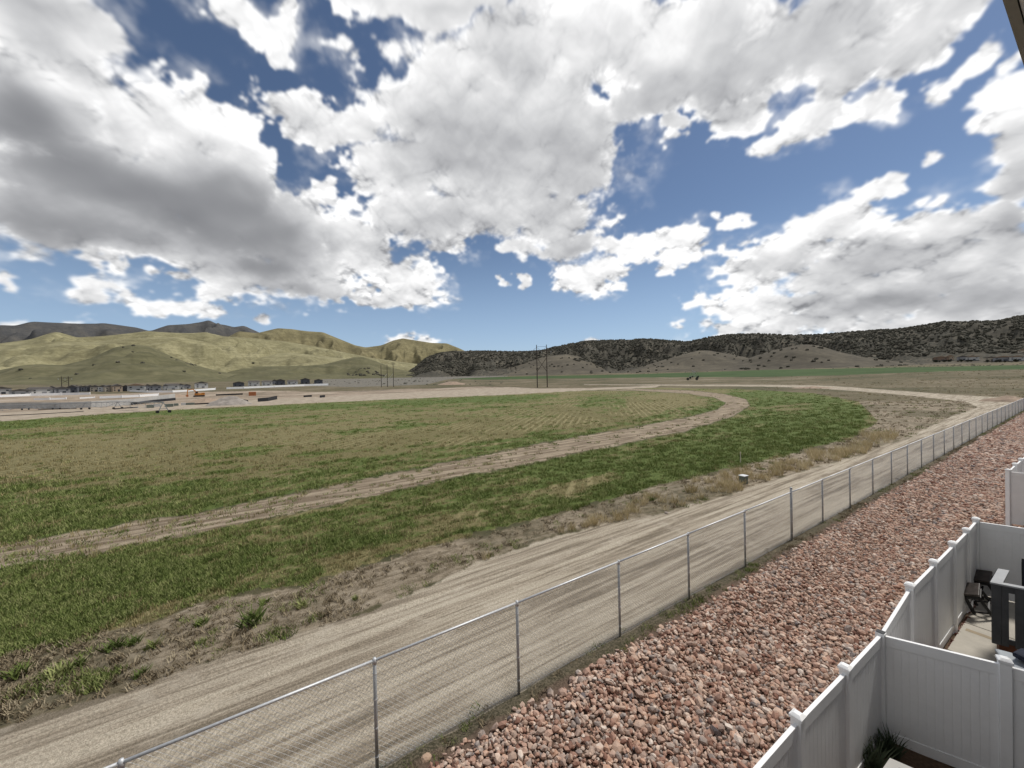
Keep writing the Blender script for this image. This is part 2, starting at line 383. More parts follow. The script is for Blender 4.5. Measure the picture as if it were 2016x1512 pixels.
POLY = {
 'field': FIELD_UP + FIELD_LOW, 'track': TR_UP + TR_LO, 'road': ROAD_UP + ROAD_FAR + FENCE_PX,
 'verge': FIELD_LOW + [(-600,1640)] + ROAD_UP[1:19] + [(1870,790),(1690,790)],
 'farroad': [(-600,850),(0,813),(300,797),(500,787),(700,778),(850,770),(1000,762),(1060,765),(1160,764),(1300,759),(1290,763),(1150,769),(1000,777),(800,785),(500,799),(300,809),(0,829),(-600,870)],
 'site': [(-600,772),(0,774),(200,776),(350,771),(430,771),(500,769),(640,772),(760,767),(850,765),(950,761),(1000,763),(850,771),(700,779),(500,788),(300,798),(0,814),(-600,852)],
 'farfield': [(885,746),(1000,741.5),(1200,738),(1360,733.5),(1500,728.5),(1700,724.5),(1900,721),(2016,718.5),(2300,714),(2300,727),(2016,727),(1800,733),(1640,739),(1500,742),(1300,743),(1100,745),(950,747.5)],
 'sage': [(620,760),(640,742),(760,733),(900,732),(1000,735),(1000,741),(880,747),(840,757),(700,762)],
 'rock': FENCE_PX[:-1] + [(740,1600),(1480,1600),(1560,1420),(1733,1260),(1800,1160),(1922,1030),(1990,1030),(1990,930),(2200,800)],
}
GREENS = [([(0,1125),(400,1052),(800,970),(1100,905),(1350,856),(1490,812),(1490,792),(1440,773),(1560,773),(1650,788),(1700,805),(1690,850),(1600,880),(1440,922),(1300,952),(1200,982),(1000,1035),(800,1085),(600,1145),(470,1168),(330,1200),(190,1235),(0,1300),(-600,1500),(-600,1235)], .37, 18),
 ([(-600,1060),(0,990),(250,965),(500,945),(760,905),(950,880),(1150,848),(1380,802),(1400,790),(1430,793),(1412,806),(1250,838),(950,893),(600,965),(0,1069),(-600,1178)], .30, 26),
 ([(-600,872),(0,831),(300,811),(500,802),(800,787),(1000,780),(1100,778),(1000,790),(800,796),(500,810),(300,818),(0,842),(-600,900)], .38, 6),
 ([(1130,800),(1170,785),(1230,790),(1240,808),(1190,815)], .35, 10), ([(380,900),(470,880),(560,880),(520,898),(420,905)], .35, 9),
 ([(620,850),(760,838),(900,832),(860,846),(700,858)], .25, 10),
 ([(1190,960),(1280,925),(1400,903),(1450,905),(1440,922),(1300,955)], .45, 12), ([(0,1200),(300,1120),(500,1110),(300,1190),(0,1290)], .3, 25), ([(1480,860),(1600,830),(1690,800),(1700,830),(1620,870),(1520,885)], .35, 12),
 ([(760,770),(1000,763),(900,770),(700,779)], .5, 3)]
TANS = [([(0,870),(500,850),(900,830),(1100,830),(900,870),(500,900),(0,950)], .25, 25), ([(620,1100),(760,1060),(900,1010),(1000,975),(1100,960),(960,1010),(800,1080),(650,1130)], .34, 14),
 ([(1100,800),(1350,785),(1400,795),(1350,815),(1100,850)], .25, 14), ([(1500,800),(1600,800),(1560,820)], .3, 10), ([(1080,960),(1200,925),(1230,940),(1130,975)], .3, 10)]
def masks(px, py, x, y):
    r = np.hypot(x, y); l = np.log(np.maximum(r, 3)); th = np.arctan2(x, y)
    e1 = fbm(th * 40, l * 14, 4, .55, 201); e2 = fbm(x * .8, y * .8, 3, .5, 211)
    e = e1 * 4 + e2 * np.clip(60 / np.maximum(r, 6), 0, 5)
    m = {}
    amp = {'field': 1.6, 'track': .7, 'road': .8, 'verge': 1, 'farroad': .35, 'site': .5, 'farfield': .25, 'sage': .6, 'rock': .1}
    wid = {'field': 3, 'track': 3, 'road': 4, 'verge': 6, 'farroad': 1.0, 'site': 1.5, 'farfield': .6, 'sage': 1.5, 'rock': 1.5}
    for k, p in POLY.items():
        sd = sdist(p, px, py); near = np.clip((py - 745) / 110, .12, 1.6)
        m[k] = sstep(-1, 1, (sd + e * amp[k] * near) / (wid[k] * np.maximum(near, .35)))
    g = .32 + np.zeros_like(r)
    for p, a, w in GREENS: g = g + a * sstep(-w, w * .6, sdist(p, px, py) + e1 * 5)
    for p, a, w in TANS: g = g - a * sstep(-w, w, sdist(p, px, py) + e1 * 8)
    s = (x - T0[0]) * SD[0] + (y - T0[1]) * SD[1]; t = (x - T0[0]) * SN[0] + (y - T0[1]) * SN[1]
    g = g + .34 * fbm(s * .05, t * .22, 4, .6, 221) + .55 * fbm(s * .22, t * .75, 5, .68, 231) * np.clip(1.5 - r / 170, .45, 1) + .28 * fbm(s * .9, t * 2.6, 4, .65, 241) * np.clip(1.3 - r / 60, 0, 1)
    m['green'] = np.clip(g, 0, 1.2)
    return m
# ---- ground sheet: a polar net round the viewpoint, finest where it is seen closest
th = np.radians(np.concatenate([np.linspace(-84, -58, 60, endpoint=False), np.arange(-58, 58, .13), np.linspace(58, 84, 60)]))
pyl = np.concatenate([np.arange(2600, 1540, -45), np.arange(1540, 800, -2.0), np.arange(800, 758, -1.0)])
rl = []
for p_ in pyl:
    te = -(p_ - 748) / F
    rl.append(-H / te)
rl = np.array(rl); rl = rl[(rl > 1.5) & (rl < 248)]
te2 = np.linspace(-H / 249, _te[_rr.searchsorted(2600)], 60); rl = np.concatenate([rl, np.interp(te2, _te[3:], _rr[3:]), [3200, 4200, 6000, 9000, 11900]])
RR, TH = np.meshgrid(rl, th, indexing='ij')
GX = RR * np.sin(TH); GY = RR * np.cos(TH); GZ0 = gz(RR)
PXg, PYg = proj(GX, GY, GZ0)
yv = np.isfinite(PXg) & (GX * Y_[0] + GY * Y_[1] > .02)
PXg = np.where(yv, PXg, 5000); PYg = np.where(yv, np.clip(PYg, -4000, 9000), 3000)
MK = masks(PXg, PYg, GX, GY)
# the strip between the two fences follows its true lines, not the picture
def st(x, y): return (x - T0[0]) * SD[0] + (y - T0[1]) * SD[1], (x - T0[0]) * SN[0] + (y - T0[1]) * SN[1]
WD = np.array([.85, .527]); WD /= np.linalg.norm(WD); WN = np.array([-WD[1], WD[0]]); WA = np.array([5.85, 6.15])
def ws(x, y): return (x - WA[0]) * WD[0] + (y - WA[1]) * WD[1], (x - WA[0]) * WN[0] + (y - WA[1]) * WN[1]
def rock_z(x, y):
    s, t = st(x, y)
    swale = -.10 * np.exp(-((t + 2.1) / .8) ** 2) + .10 * np.exp(-((t + .9) / .5) ** 2) + .10 * sstep(-3, -4.2, t)
    return (swale + .05 * fbm(x * .5, y * .5, 3, s=301)) * sstep(-.05, -.5, t)
S_, T_ = st(GX, GY); sw, tw = ws(GX, GY)
near = RR < 240
yard = ((tw < 0) & ((sw < 7.25) | ((sw > 15.2) & (sw < 26)))) & near
rockm = sstep(-.12, -.34, T_ + .10 * fbm(GX * 1.3, GY * 1.3, 3, s=311)) * near
MK['rock'] = rockm * (~yard)
MK['road'] = np.where((T_ < 0) & near, 0, MK['road'])
MK['verge'] = np.where((T_ < 0) & near, 0, MK['verge'])
nz = .035 * fbm(GX * .9, GY * .9, 4, s=321) * (RR < 60) + .05 * fbm(GX * 2.2, GY * 2.2, 3, s=331) * MK['verge'] * (RR < 80)
GZ = GZ0 + nz * (1 - MK['road'] * .7) * (1 - MK['rock'])
rut = sum(-.035 * np.exp(-((T_ - c - .25 * np.sin(S_ * .05)) / .16) ** 2) for c in (1.5, 2.3, 3.3, 4.2))
GZ = GZ + rut * MK['road'] * (RR < 90) + np.where(near, rock_z(GX, GY), 0) * (T_ < 0)
GZ = np.where(yard, .20, GZ)
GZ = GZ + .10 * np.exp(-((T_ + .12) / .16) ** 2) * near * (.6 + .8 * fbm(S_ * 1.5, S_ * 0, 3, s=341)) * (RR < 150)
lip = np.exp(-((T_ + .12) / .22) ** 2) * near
# ---- shared ground material driven by the land masks
def ground_material():
    m, b, p = material('valley_ground')
    P = geo_pos(b); sx, sy, sz = b.sep(P)
    s = b.math('ADD', b.math('MULTIPLY', sx, SD[0]), b.math('MULTIPLY', sy, SD[1]))
    t = b.math('ADD', b.math('MULTIPLY', sx, SN[0]), b.math('MULTIPLY', sy, SN[1]))
    ST = b.xyz(b.math('MULTIPLY', s, .05), t, 0)
    A = {k: b.attr(k) for k in ('field', 'track', 'road', 'verge', 'farroad', 'site', 'farfield', 'sage', 'rock', 'green', 'lip')}
    n0 = b.noise(P, .035, 4, .6); n1 = b.noise(P, .35, 5, .6); n2 = b.noise(P, 3.0, 5, .65); n3 = b.noise(P, 22, 4, .65); n4 = b.noise(P, 110, 2, .6)
    mixn = b.math('ADD', b.math('MULTIPLY', n2, .5), b.math('MULTIPLY', n3, .5))
    jag = b.math('SUBTRACT', b.math('ADD', b.math('MULTIPLY', n1, .4), b.math('MULTIPLY', mixn, .6)), .5)
    def soft(a, k=1.1, w=.22): return b.map(b.math('MULTIPLY_ADD', jag, k, a), .5 - w, .5 + w)
    fine = b.math('SUBTRACT', b.math('ADD', b.math('MULTIPLY', n3, .6), b.math('MULTIPLY', n4, .4)), .5)
    nw = b.noise(P, .010, 4, .6)
    scrub = b.ramp(b.math('ADD', b.math('MULTIPLY', b.math('ADD', n0, nw), .3), b.math('ADD', b.math('MULTIPLY', n1, .25), b.math('MULTIPLY', n2, .15))), [(.38, (.05, .052, .025)), (.45, (.085, .078, .042)), (.51, (.135, .112, .068)), (.56, (.18, .15, .10)), (.62, (.28, .235, .165))])
    # crop: dry stubble and green shoots
    STf = b.xyz(b.math('MULTIPLY', s, .25), t, 0)
    r1 = b.noise(STf, .9, 6, .65); r2 = b.noise(P, 5, 5, .7)
    gm = b.math('ADD', A['green'], b.math('ADD', b.math('MULTIPLY', b.math('SUBTRACT', r1, .5), .9), b.math('MULTIPLY', b.math('SUBTRACT', r2, .5), .6)))
    gm = b.map(gm, .26, .56)
    tan = b.mix(b.map(n3, .35, .65), (.09, .078, .034), (.28, .235, .115)); tan = b.mix(b.map(r2, .4, .62), tan, (.11, .105, .042))
    grn = b.mix(b.map(r2, .35, .65), (.062, .09, .022), (.125, .155, .045))
    rowc = b.math('ADD', b.math('MULTIPLY_ADD', sx, 6.6, b.math('MULTIPLY', sy, -1.6)), b.math('MULTIPLY', n1, 5.0))
    rows = b.map(b.math('SINE', rowc), .1, .8); rows = b.math('MULTIPLY', rows, b.map(b.noise(P, .05, 2, .5), .42, .52))
    tan = b.mix(b.math('MULTIPLY', rows, .32), tan, (.40, .34, .19))
    field = b.mix(gm, tan, grn)
    c = b.mix(soft(A['sage']), scrub, b.mix(b.map(n1, .4, .6), (.12, .115, .10), (.20, .18, .145)))
    ffg = b.mix(b.map(b.noise(P, .02, 4, .6), .3, .7), (.035, .062, .018), (.06, .095, .03))
    c = b.mix(soft(A['farfield'], .5), c, ffg)
    site = b.ramp(b.math('ADD', b.math('MULTIPLY', n0, .5), b.math('ADD', b.math('MULTIPLY', n1, .3), b.math('MULTIPLY', n2, .2))), [(.38, (.13, .11, .075)), (.46, (.22, .175, .13)), (.52, (.30, .24, .18)), (.6, (.38, .32, .255))])
    c = b.mix(soft(A['site']), c, site)
    c = b.mix(soft(A['field']), c, field)
    vst = b.noise(b.xyz(b.math('MULTIPLY', s, .22), t, 0), 4.5, 5, .65)
    verge = b.ramp(b.math('ADD', b.math('MULTIPLY', vst, .45), b.math('ADD', b.math('MULTIPLY', n1, .2), b.math('MULTIPLY', mixn, .35))), [(.38, (.085, .068, .045)), (.46, (.18, .145, .10)), (.53, (.29, .24, .175)), (.62, (.38, .325, .25))])
    verge = b.mix(b.math('MULTIPLY', b.map(b.noise(P, .06, 5, .65), .46, .58), .7), verge, b.mix(b.map(n2, .4, .6), (.055, .055, .028), (.15, .125, .075)))
    c = b.mix(soft(A['verge']), c, verge)
    tw_ = b.noise(b.xyz(b.math('MULTIPLY', s, .10), b.math('MULTIPLY', t, 1.0), 0), 2.2, 4, .6)
    trk = b.mix(b.map(tw_, .40, .62), (.17, .13, .09), (.36, .295, .215)); trk = b.mix(b.map(n3, .5, .75), trk, (.20, .155, .10))
    c = b.mix(soft(A['track'], .8), c, trk)
    tb = b.math('MULTIPLY', b.map(A['track'], .08, .40), b.map(A['track'], .95, .60))
    c = b.mix(b.math('MULTIPLY', tb, b.map(n2, .40, .55)), c, (.065, .07, .03))
    c = b.mix(soft(A['farroad'], .6), c, b.mix(b.map(n1, .4, .6), (.28, .23, .175), (.40, .34, .265)))
    streak = b.noise(ST, 2.2, 6, .68); streak2 = b.noise(b.xyz(b.math('MULTIPLY', s, .03), t, 3.0), 8.5, 4, .6)
    sk = b.math('ADD', b.math('MULTIPLY', streak, .62), b.math('MULTIPLY', streak2, .38))
    rl_ = b.ramp(sk, [(.40, (.21, .175, .13)), (.46, (.30, .25, .19)), (.51, (.43, .37, .29)), (.60, (.53, .465, .37))])
    speck = b.mix(b.map(b.math('ADD', b.math('MULTIPLY', n3, .5), b.math('MULTIPLY', n4, .5)), .40, .62), (.62, .62, .60), (1.18, 1.18, 1.18))
    road = b.mix(1.0, rl_, speck, 'MULTIPLY')
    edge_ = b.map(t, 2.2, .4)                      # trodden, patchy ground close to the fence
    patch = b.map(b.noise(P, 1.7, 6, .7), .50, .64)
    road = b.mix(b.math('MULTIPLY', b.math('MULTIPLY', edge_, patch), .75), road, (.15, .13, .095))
    dust = b.map(b.noise(P, .9, 5, .7), .52, .70); road = b.mix(b.math('MULTIPLY', dust, .35), road, (.55, .49, .40))
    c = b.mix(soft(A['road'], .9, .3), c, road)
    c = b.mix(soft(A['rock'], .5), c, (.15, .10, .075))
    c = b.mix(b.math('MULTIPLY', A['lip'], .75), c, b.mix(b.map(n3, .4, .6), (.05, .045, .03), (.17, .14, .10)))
    c = b.mix(b.math('MULTIPLY', b.map(fine, .05, .28), .35), c, b.mix(1.0, c, (.45, .42, .40), 'MULTIPLY'))
    hgt = b.math('ADD', b.math('MULTIPLY', n3, 1.0), b.math('ADD', b.math('MULTIPLY', n4, .35), b.math('MULTIPLY', sk, 1.2)))
    setp(b, p, c, .95, 0, .15, hgt, .8, .05); return m
M['ground'] = ground_material()
# ---- cut the sheet into its named pieces
cls = np.zeros(RR.shape, np.int8); NAMES = ['ground', 'sagebrush_flat', 'far_green_field', 'construction_ground', 'crop_field', 'field_verge', 'wheel_track', 'far_dirt_road', 'dirt_road', 'rock_bed', 'yard_ground']
for i, k in enumerate(['sage', 'farfield', 'site', 'field', 'verge', 'track', 'farroad', 'road', 'rock']): cls[MK[k] > .5] = i + 1
cls[yard] = 10
MK['lip'] = lip
nr, nt = RR.shape
idx = np.arange(nr * nt).reshape(nr, nt)
quads = np.stack([idx[:-1, :-1], idx[:-1, 1:], idx[1:, 1:], idx[1:, :-1]], -1).reshape(-1, 4)[:, ::-1]
fc = cls[:-1, :-1].reshape(-1); co = np.stack([GX, GY, GZ], -1).reshape(-1, 3)
GROUND = {}
for ci, name in enumerate(NAMES):
    q = quads[fc == ci]
    if not len(q): continue
    used, inv_ = np.unique(q, return_inverse=True); q = inv_.reshape(-1, 4)
    me = bpy.data.meshes.new(name); me.vertices.add(len(used)); me.vertices.foreach_set('co', co[used].ravel())
    me.loops.add(len(q) * 4); me.polygons.add(len(q)); me.loops.foreach_set('vertex_index', q.ravel().astype(np.int32))
    me.polygons.foreach_set('loop_start', np.arange(len(q), dtype=np.int32) * 4)
    try: me.polygons.foreach_set('loop_total', np.full(len(q), 4, np.int32))
    except Exception: pass
    me.polygons.foreach_set('use_smooth', np.ones(len(q), bool)); me.update(calc_edges=True); me.materials.append(M['ground'])
    for k in ('field', 'track', 'road', 'verge', 'farroad', 'site', 'farfield', 'sage', 'rock', 'green', 'lip'):
        a = me.attributes.new(k, 'FLOAT', 'POINT'); a.data.foreach_set('value', MK[k].reshape(-1)[used].astype(np.float32))
    o = bpy.data.objects.new(name, me); COL.objects.link(o); o['kind'] = 'structure'; GROUND[name] = o
# the plain behind and beside the viewpoint, a little lower
vs = []; fs = []; N_ = 72; rs_ = [0, 3, 10, 40, 200, 600, 1500, 4000, 12000]
for i, r in enumerate(rs_):
    for j in range(N_):
        a = 2 * math.pi * j / N_; vs.append((r * math.sin(a), r * math.cos(a), float(gz(r)) - (.3 + r * .006)))
for i in range(len(rs_) - 1):
    for j in range(N_): fs.append((i * N_ + j, i * N_ + (j + 1) % N_, (i + 1) * N_ + (j + 1) % N_, (i + 1) * N_ + j))
o = MB(); o.v = vs; o.f = fs; tag(o.build('plain', M['ground']), kind='structure')
# ================================================================ hills
def hill_mat(name, c0, c1, c2, speck=None, sc=1.0):
    m, b, p = material(name); P = geo_pos(b)
    a = b.noise(P, .004 * sc, 5, .6); c = b.noise(P, .03 * sc, 5, .65); d = b.noise(P, .12 * sc, 3, .6)
    f = b.math('ADD', b.math('MULTIPLY', a, .45), b.math('ADD', b.math('MULTIPLY', c, .35), b.math('MULTIPLY', d, .2)))
    col = b.ramp(f, [(.36, c0), (.5, c1), (.64, c2)])
    st_ = b.noise(b.vec('MULTIPLY', P, (1, 1, 9)), .012 * sc, 4, .6)
    col = b.mix(b.math('MULTIPLY', b.map(st_, .45, .62), .35), col, tuple(q * .7 for q in c0))
    if speck:
        v = b.n.new('ShaderNodeTexVoronoi'); v.inputs['Scale'].default_value = speck[1]; b.l.new(P, v.inputs['Vector'])
        msk = b.math('MULTIPLY', b.map(v.outputs['Distance'], .50, .36), b.map(a, .36, .52))
        col = b.mix(msk, col, speck[0])
    setp(b, p, col, .97, 0, .1); return m
M['h_far'] = hill_mat('far_range', (.060, .062, .066), (.085, .083, .080), (.12, .11, .095))
M['h_mid'] = hill_mat('upland_grass', (.12, .105, .06), (.20, .175, .095), (.27, .235, .13))
M['h_sunlit'] = hill_mat('sunlit_grass_hill', (.145, .13, .072), (.235, .215, .12), (.34, .31, .185))  # hill grass with sunlight put into its colour, yellower and brighter
M['h_shaded'] = hill_mat('shaded_grass_hill', (.085, .082, .045), (.125, .118, .065), (.17, .155, .09))  # the same grass with cloud shade put into its colour, darker and greyer
M['h_jun'] = hill_mat('juniper_slope', (.055, .052, .043), (.095, .086, .067), (.165, .143, .11), ((.04, .041, .033), .16))
M['h_buff'] = hill_mat('buff_hill', (.072, .064, .05), (.108, .095, .072), (.16, .138, .10))
HILLS = {}
def hill(name, crest, rc, rb, mat, back=1.25, spur=.22, fr=14, seed=0, p=1.0, rvar=.06, dth=.10, ns=34, jag=.6, flat=.25):
    cr = [(*azel(px, py),) for px, py in crest]
    a = np.array([c[0] for c in cr]); e = np.array([c[1] for c in cr])
    th_ = np.arange(a[0], a[-1] + 1e-4, math.radians(dth)); el = np.interp(th_, a, e)
    # round the traced corners, then give the crest its small roughness
    k = np.hanning(9); k /= k.sum(); el = np.convolve(np.pad(el, 4, 'edge'), k, 'valid')
    el = el + math.radians(.02) * jag * fbm(th_ * 150, th_ * 0 + seed, 4, .6, 400 + seed)
    s = np.concatenate([np.linspace(0, 1, ns), np.linspace(1.08, back if back > 1.1 else 1.2, 7)])
    TH_, S2 = np.meshgrid(th_, s)
    rcv = rc * (1 + rvar * fbm(th_ * 5, th_ * 0 + 3, 3, .5, 410 + seed))
    zc = H + np.tan(el) * rcv; r = rb + (rcv[None] - rb) * np.minimum(S2, 1) + rc * np.clip(S2 - 1, 0, None)
    zb = gz(rb) - 2; hh = np.maximum(zc[None] - zb, 0)
    up = np.minimum(S2, 1); prof = up ** p * (1 - flat) + flat * sstep(0, 1, up)
    w = .10 * fbm(TH_ * 8, S2 * 2, 3, .5, 420 + seed)
    q1 = fr / rc; xx = r * np.sin(TH_) * q1; yy = r * np.cos(TH_) * q1; lat = TH_ * fr
    n = fbm(xx * .45 + lat * .35 + w, yy * .45, 3, .45, 430 + seed); rid = 1 - 1.6 * np.sqrt(n * n + .004)
    n2 = fbm(xx * 1.6 + lat * .5, yy * 1.6, 4, .5, 440 + seed)
    env = np.sin(np.pi * np.clip(up, 0, 1)) ** 1.25
    z = zb + hh * prof + hh * spur * env * (rid - .7) + hh * spur * .35 * env * n2
    z = np.where(S2 > 1, zb + hh * (1 - (S2 - 1) * 1.6), z)
    x = r * np.sin(TH_); y = r * np.cos(TH_)
    nr_, nt_ = S2.shape; ii = np.arange(nr_ * nt_).reshape(nr_, nt_)
    q = np.stack([ii[:-1, :-1], ii[:-1, 1:], ii[1:, 1:], ii[1:, :-1]], -1).reshape(-1, 4)[:, ::-1]
    me = bpy.data.meshes.new(name); me.vertices.add(nr_ * nt_); me.vertices.foreach_set('co', np.stack([x, y, z], -1).ravel())
    me.loops.add(len(q) * 4); me.polygons.add(len(q)); me.loops.foreach_set('vertex_index', q.ravel().astype(np.int32))
    me.polygons.foreach_set('loop_start', np.arange(len(q), dtype=np.int32) * 4)
    me.polygons.foreach_set('use_smooth', np.ones(len(q), bool)); me.update(calc_edges=True); me.materials.append(mat)
    o = bpy.data.objects.new(name, me); COL.objects.link(o); o['kind'] = 'structure'
    HILLS[name] = (th_, s, x, y, z); return o
hill('far_mountain_range', [(-300,650),(-100,645),(0,640),(30,641),(62,633),(150,637),(185,637),(205,636),(235,640),(270,645),(295,652),(330,640),(370,638),(395,634),(412,630),(425,637),(445,640),(460,644),(480,641),(505,652),(540,668),(600,700)], 9000, 5600, M['h_far'], seed=1, spur=.5, fr=22)
hill('upland_hills', [(440,668),(470,652),(505,656),(530,650),(548,646),(575,648),(605,652),(636,654),(660,664),(700,680),(720,684),(750,680),(775,670),(793,666),(830,672),(850,675),(880,676),(905,686),(930,698),(1000,740)], 4800, 3600, M['h_mid'], seed=2, spur=.38, fr=26)
hill('sunlit_grass_hills', [(-400,690),(-200,680),(0,676),(60,668),(95,657),(112,653),(130,658),(150,664),(200,662),(245,657),(290,652),(340,655),(375,656),(405,654),(440,662),(500,666),(560,672),(620,682),(680,694),(740,706),(800,714),(870,722),(940,735)], 3200, 1900, M['h_sunlit'], seed=3, spur=.5, fr=17, flat=.1)
hill('sunlit_grass_spur', [(-300,700),(-60,690),(0,684),(60,676),(120,672),(180,674),(240,668),(300,664),(350,664),(400,672),(450,686),(500,704),(560,722),(620,734)], 2500, 1500, M['h_sunlit'], seed=13, spur=.5, fr=14, flat=.15)
hill('sunlit_grass_shoulder', [(430,742),(470,722),(500,706),(540,697),(570,694),(620,699),(680,706),(740,714),(800,722),(860,732)], 2400, 1500, M['h_sunlit'], seed=14, spur=.4, fr=14, flat=.2)
hill('shaded_foothill', [(-400,742),(-150,735),(0,729),(40,720),(75,717),(125,719),(180,705),(225,684),(262,678),(295,682),(330,698),(372,715),(430,731),(500,742),(560,752)], 1750, 900, M['h_shaded'], seed=4, spur=.4, fr=12, flat=.35)
hill('low_shaded_foothill', [(380,752),(430,736),(480,722),(540,721),(600,720),(640,717),(675,708),(700,703),(715,703),(740,711),(775,725),(810,732),(870,740),(940,746)], 1900, 1150, M['h_shaded'], seed=5, spur=.4, fr=14, flat=.35)
hill('juniper_hills', [(780,748),(815,725),(840,704),(865,695),(900,691),(960,691),(1040,692),(1065,690),(1085,685),(1120,677),(1160,671),(1230,669),(1280,667),(1330,671),(1352,673),(1400,663),(1440,658),(1500,657),(1550,660),(1600,659),(1640,656),(1710,651),(1780,647),(1830,638),(1870,632),(1960,633),(1975,630),(1995,624),(2016,622),(2200,600),(2400,590)], 2000, 1150, M['h_jun'], seed=6, spur=.5, fr=22, flat=.2, jag=1.2)
hill('buff_saddle_slope', [(930,743),(980,732),(1030,716),(1060,706),(1090,700),(1115,697),(1150,704),(1180,716),(1210,730),(1240,738)], 1500, 1050, M['h_buff'], seed=7, spur=.10, fr=14, flat=.4)
hill('buff_knoll', [(1200,738),(1260,722),(1310,708),(1345,698),(1375,690),(1395,690),(1430,696),(1480,706),(1530,714),(1590,722),(1640,729)], 1330, 1000, M['h_buff'], seed=8, spur=.10, fr=14, flat=.4)
hill('round_buff_knoll', [(1400,728),(1440,717),(1480,703),(1520,690),(1560,681),(1590,678),(1615,681),(1650,692),(1700,703),(1750,710),(1800,715),(1850,720)], 1180, 950, M['h_buff'], seed=9, spur=.10, fr=14, flat=.45)
hill('village_slope', [(1740,722),(1790,714),(1850,708),(1920,703),(1960,700),(2016,694),(2150,680),(2350,672)], 1400, 1000, M['h_buff'], seed=10, spur=.05, fr=14, flat=.3)
# ---------------------------------------------------------------- scattering (instances on points)
def scatter(name, pts, rot, scl, variants, parent=None, pick=None, kind='stuff', label=None, cat=None):
    me = bpy.data.meshes.new(name); n = len(pts); me.vertices.add(n); me.vertices.foreach_set('co', np.asarray(pts, np.float32).ravel())
    for k, v, typ in (('rot', rot, 'FLOAT_VECTOR'), ('scl', scl, 'FLOAT_VECTOR')):
        a = me.attributes.new(k, typ, 'POINT'); a.data.foreach_set('vector', np.asarray(v, np.float32).ravel())
    a = me.attributes.new('pick', 'INT', 'POINT'); a.data.foreach_set('value', (np.asarray(pick) if pick is not None else np.random.default_rng(n).integers(0, len(variants), n)).astype(np.int32))
    me.update(); o = bpy.data.objects.new(name, me); COL.objects.link(o)
    if parent: o.parent = parent
    col = bpy.data.collections.new(name + '_shapes')
    for v in variants: col.objects.link(bpy.data.objects.new('shape', v))
    g = bpy.data.node_groups.new(name + '_scatter', 'GeometryNodeTree')
    g.interface.new_socket('Geometry', in_out='INPUT', socket_type='NodeSocketGeometry'); g.interface.new_socket('Geometry', in_out='OUTPUT', socket_type='NodeSocketGeometry')
    gi = g.nodes.new('NodeGroupInput'); go = g.nodes.new('NodeGroupOutput'); L = g.links.new
    mp = g.nodes.new('GeometryNodeMeshToPoints'); L(gi.outputs[0], mp.inputs[0])
    ci = g.nodes.new('GeometryNodeCollectionInfo'); ci.inputs[0].default_value = col; ci.inputs['Separate Children'].default_value = True; ci.inputs['Reset Children'].default_value = True
    ip = g.nodes.new('GeometryNodeInstanceOnPoints'); L(mp.outputs[0], ip.inputs['Points']); L(ci.outputs[0], ip.inputs['Instance']); ip.inputs['Pick Instance'].default_value = True
    def na(k, t):
        a = g.nodes.new('GeometryNodeInputNamedAttribute'); a.data_type = t; a.inputs[0].default_value = k; return a.outputs[0]
    L(na('pick', 'INT'), ip.inputs['Instance Index']); L(na('scl', 'FLOAT_VECTOR'), ip.inputs['Scale'])
    e2r = g.nodes.new('FunctionNodeEulerToRotation'); L(na('rot', 'FLOAT_VECTOR'), e2r.inputs[0]); L(e2r.outputs[0], ip.inputs['Rotation'])
    L(ip.outputs[0], go.inputs[0]); md = o.modifiers.new('scatter', 'NODES'); md.node_group = g
    o['kind'] = kind
    if label: o['label'] = label
    if cat: o['category'] = cat
    return o
RNG = np.random.default_rng(11)
import bmesh
def blob_mesh(name, mat, sub=1, seed=0, sq=(1, 1, 1), rough=.25, flatb=None):
    bm = bmesh.new(); bmesh.ops.create_icosphere(bm, subdivisions=sub, radius=1); rg = np.random.default_rng(seed)
    for v in bm.verts:
        k = 1 + rough * (rg.random() - .5) * 2; v.co = Vector((v.co.x * sq[0] * k, v.co.y * sq[1] * k, v.co.z * sq[2] * k))
        if flatb is not None and v.co.z < flatb: v.co.z = flatb
    me = bpy.data.meshes.new(name); bm.to_mesh(me); bm.free(); me.materials.append(mat); return me
def leafy(name, mat, n, r, h, leaf, seed):
    """crown of small leaf faces through a volume"""
    rg = np.random.default_rng(seed); b = MB()
    for i in range(n):
        d = rg.normal(size=3); d /= np.linalg.norm(d); k = rg.random() ** .4; c = Vector((d[0] * r * k, d[1] * r * k, h * .5 + d[2] * h * .5 * k)); 
        q = Matrix.Rotation(rg.random() * 6.3, 3, Vector(rg.normal(size=3)).normalized()); l = leaf * (.6 + .8 * rg.random())
        b.add([c + q @ Vector((l, 0, 0)), c + q @ Vector((-l * .5, l * .7, 0)), c + q @ Vector((-l * .5, -l * .7, l * .2))], [(0, 1, 2)])
    return b.mesh(name, mat)
def var_mat(name, cols, rough=.9):
    m, b, p = material(name); r = obj_rand(b); n = b.noise(geo_pos(b), 3.0, 3, .6)
    f = b.math('MULTIPLY_ADD', b.math('SUBTRACT', n, .5), .35, r)
    setp(b, p, b.ramp(f, cols), rough, 0, .15); return m
M['juniper'] = var_mat('juniper_foliage', [(0, (.052, .050, .037)), (.5, (.075, .071, .054)), (1, (.11, .10, .077))])
JUN = [blob_mesh('juniper_crown', M['juniper'], 2, 60 + i, (1, 1, .85), .30, -.5) for i in range(3)]
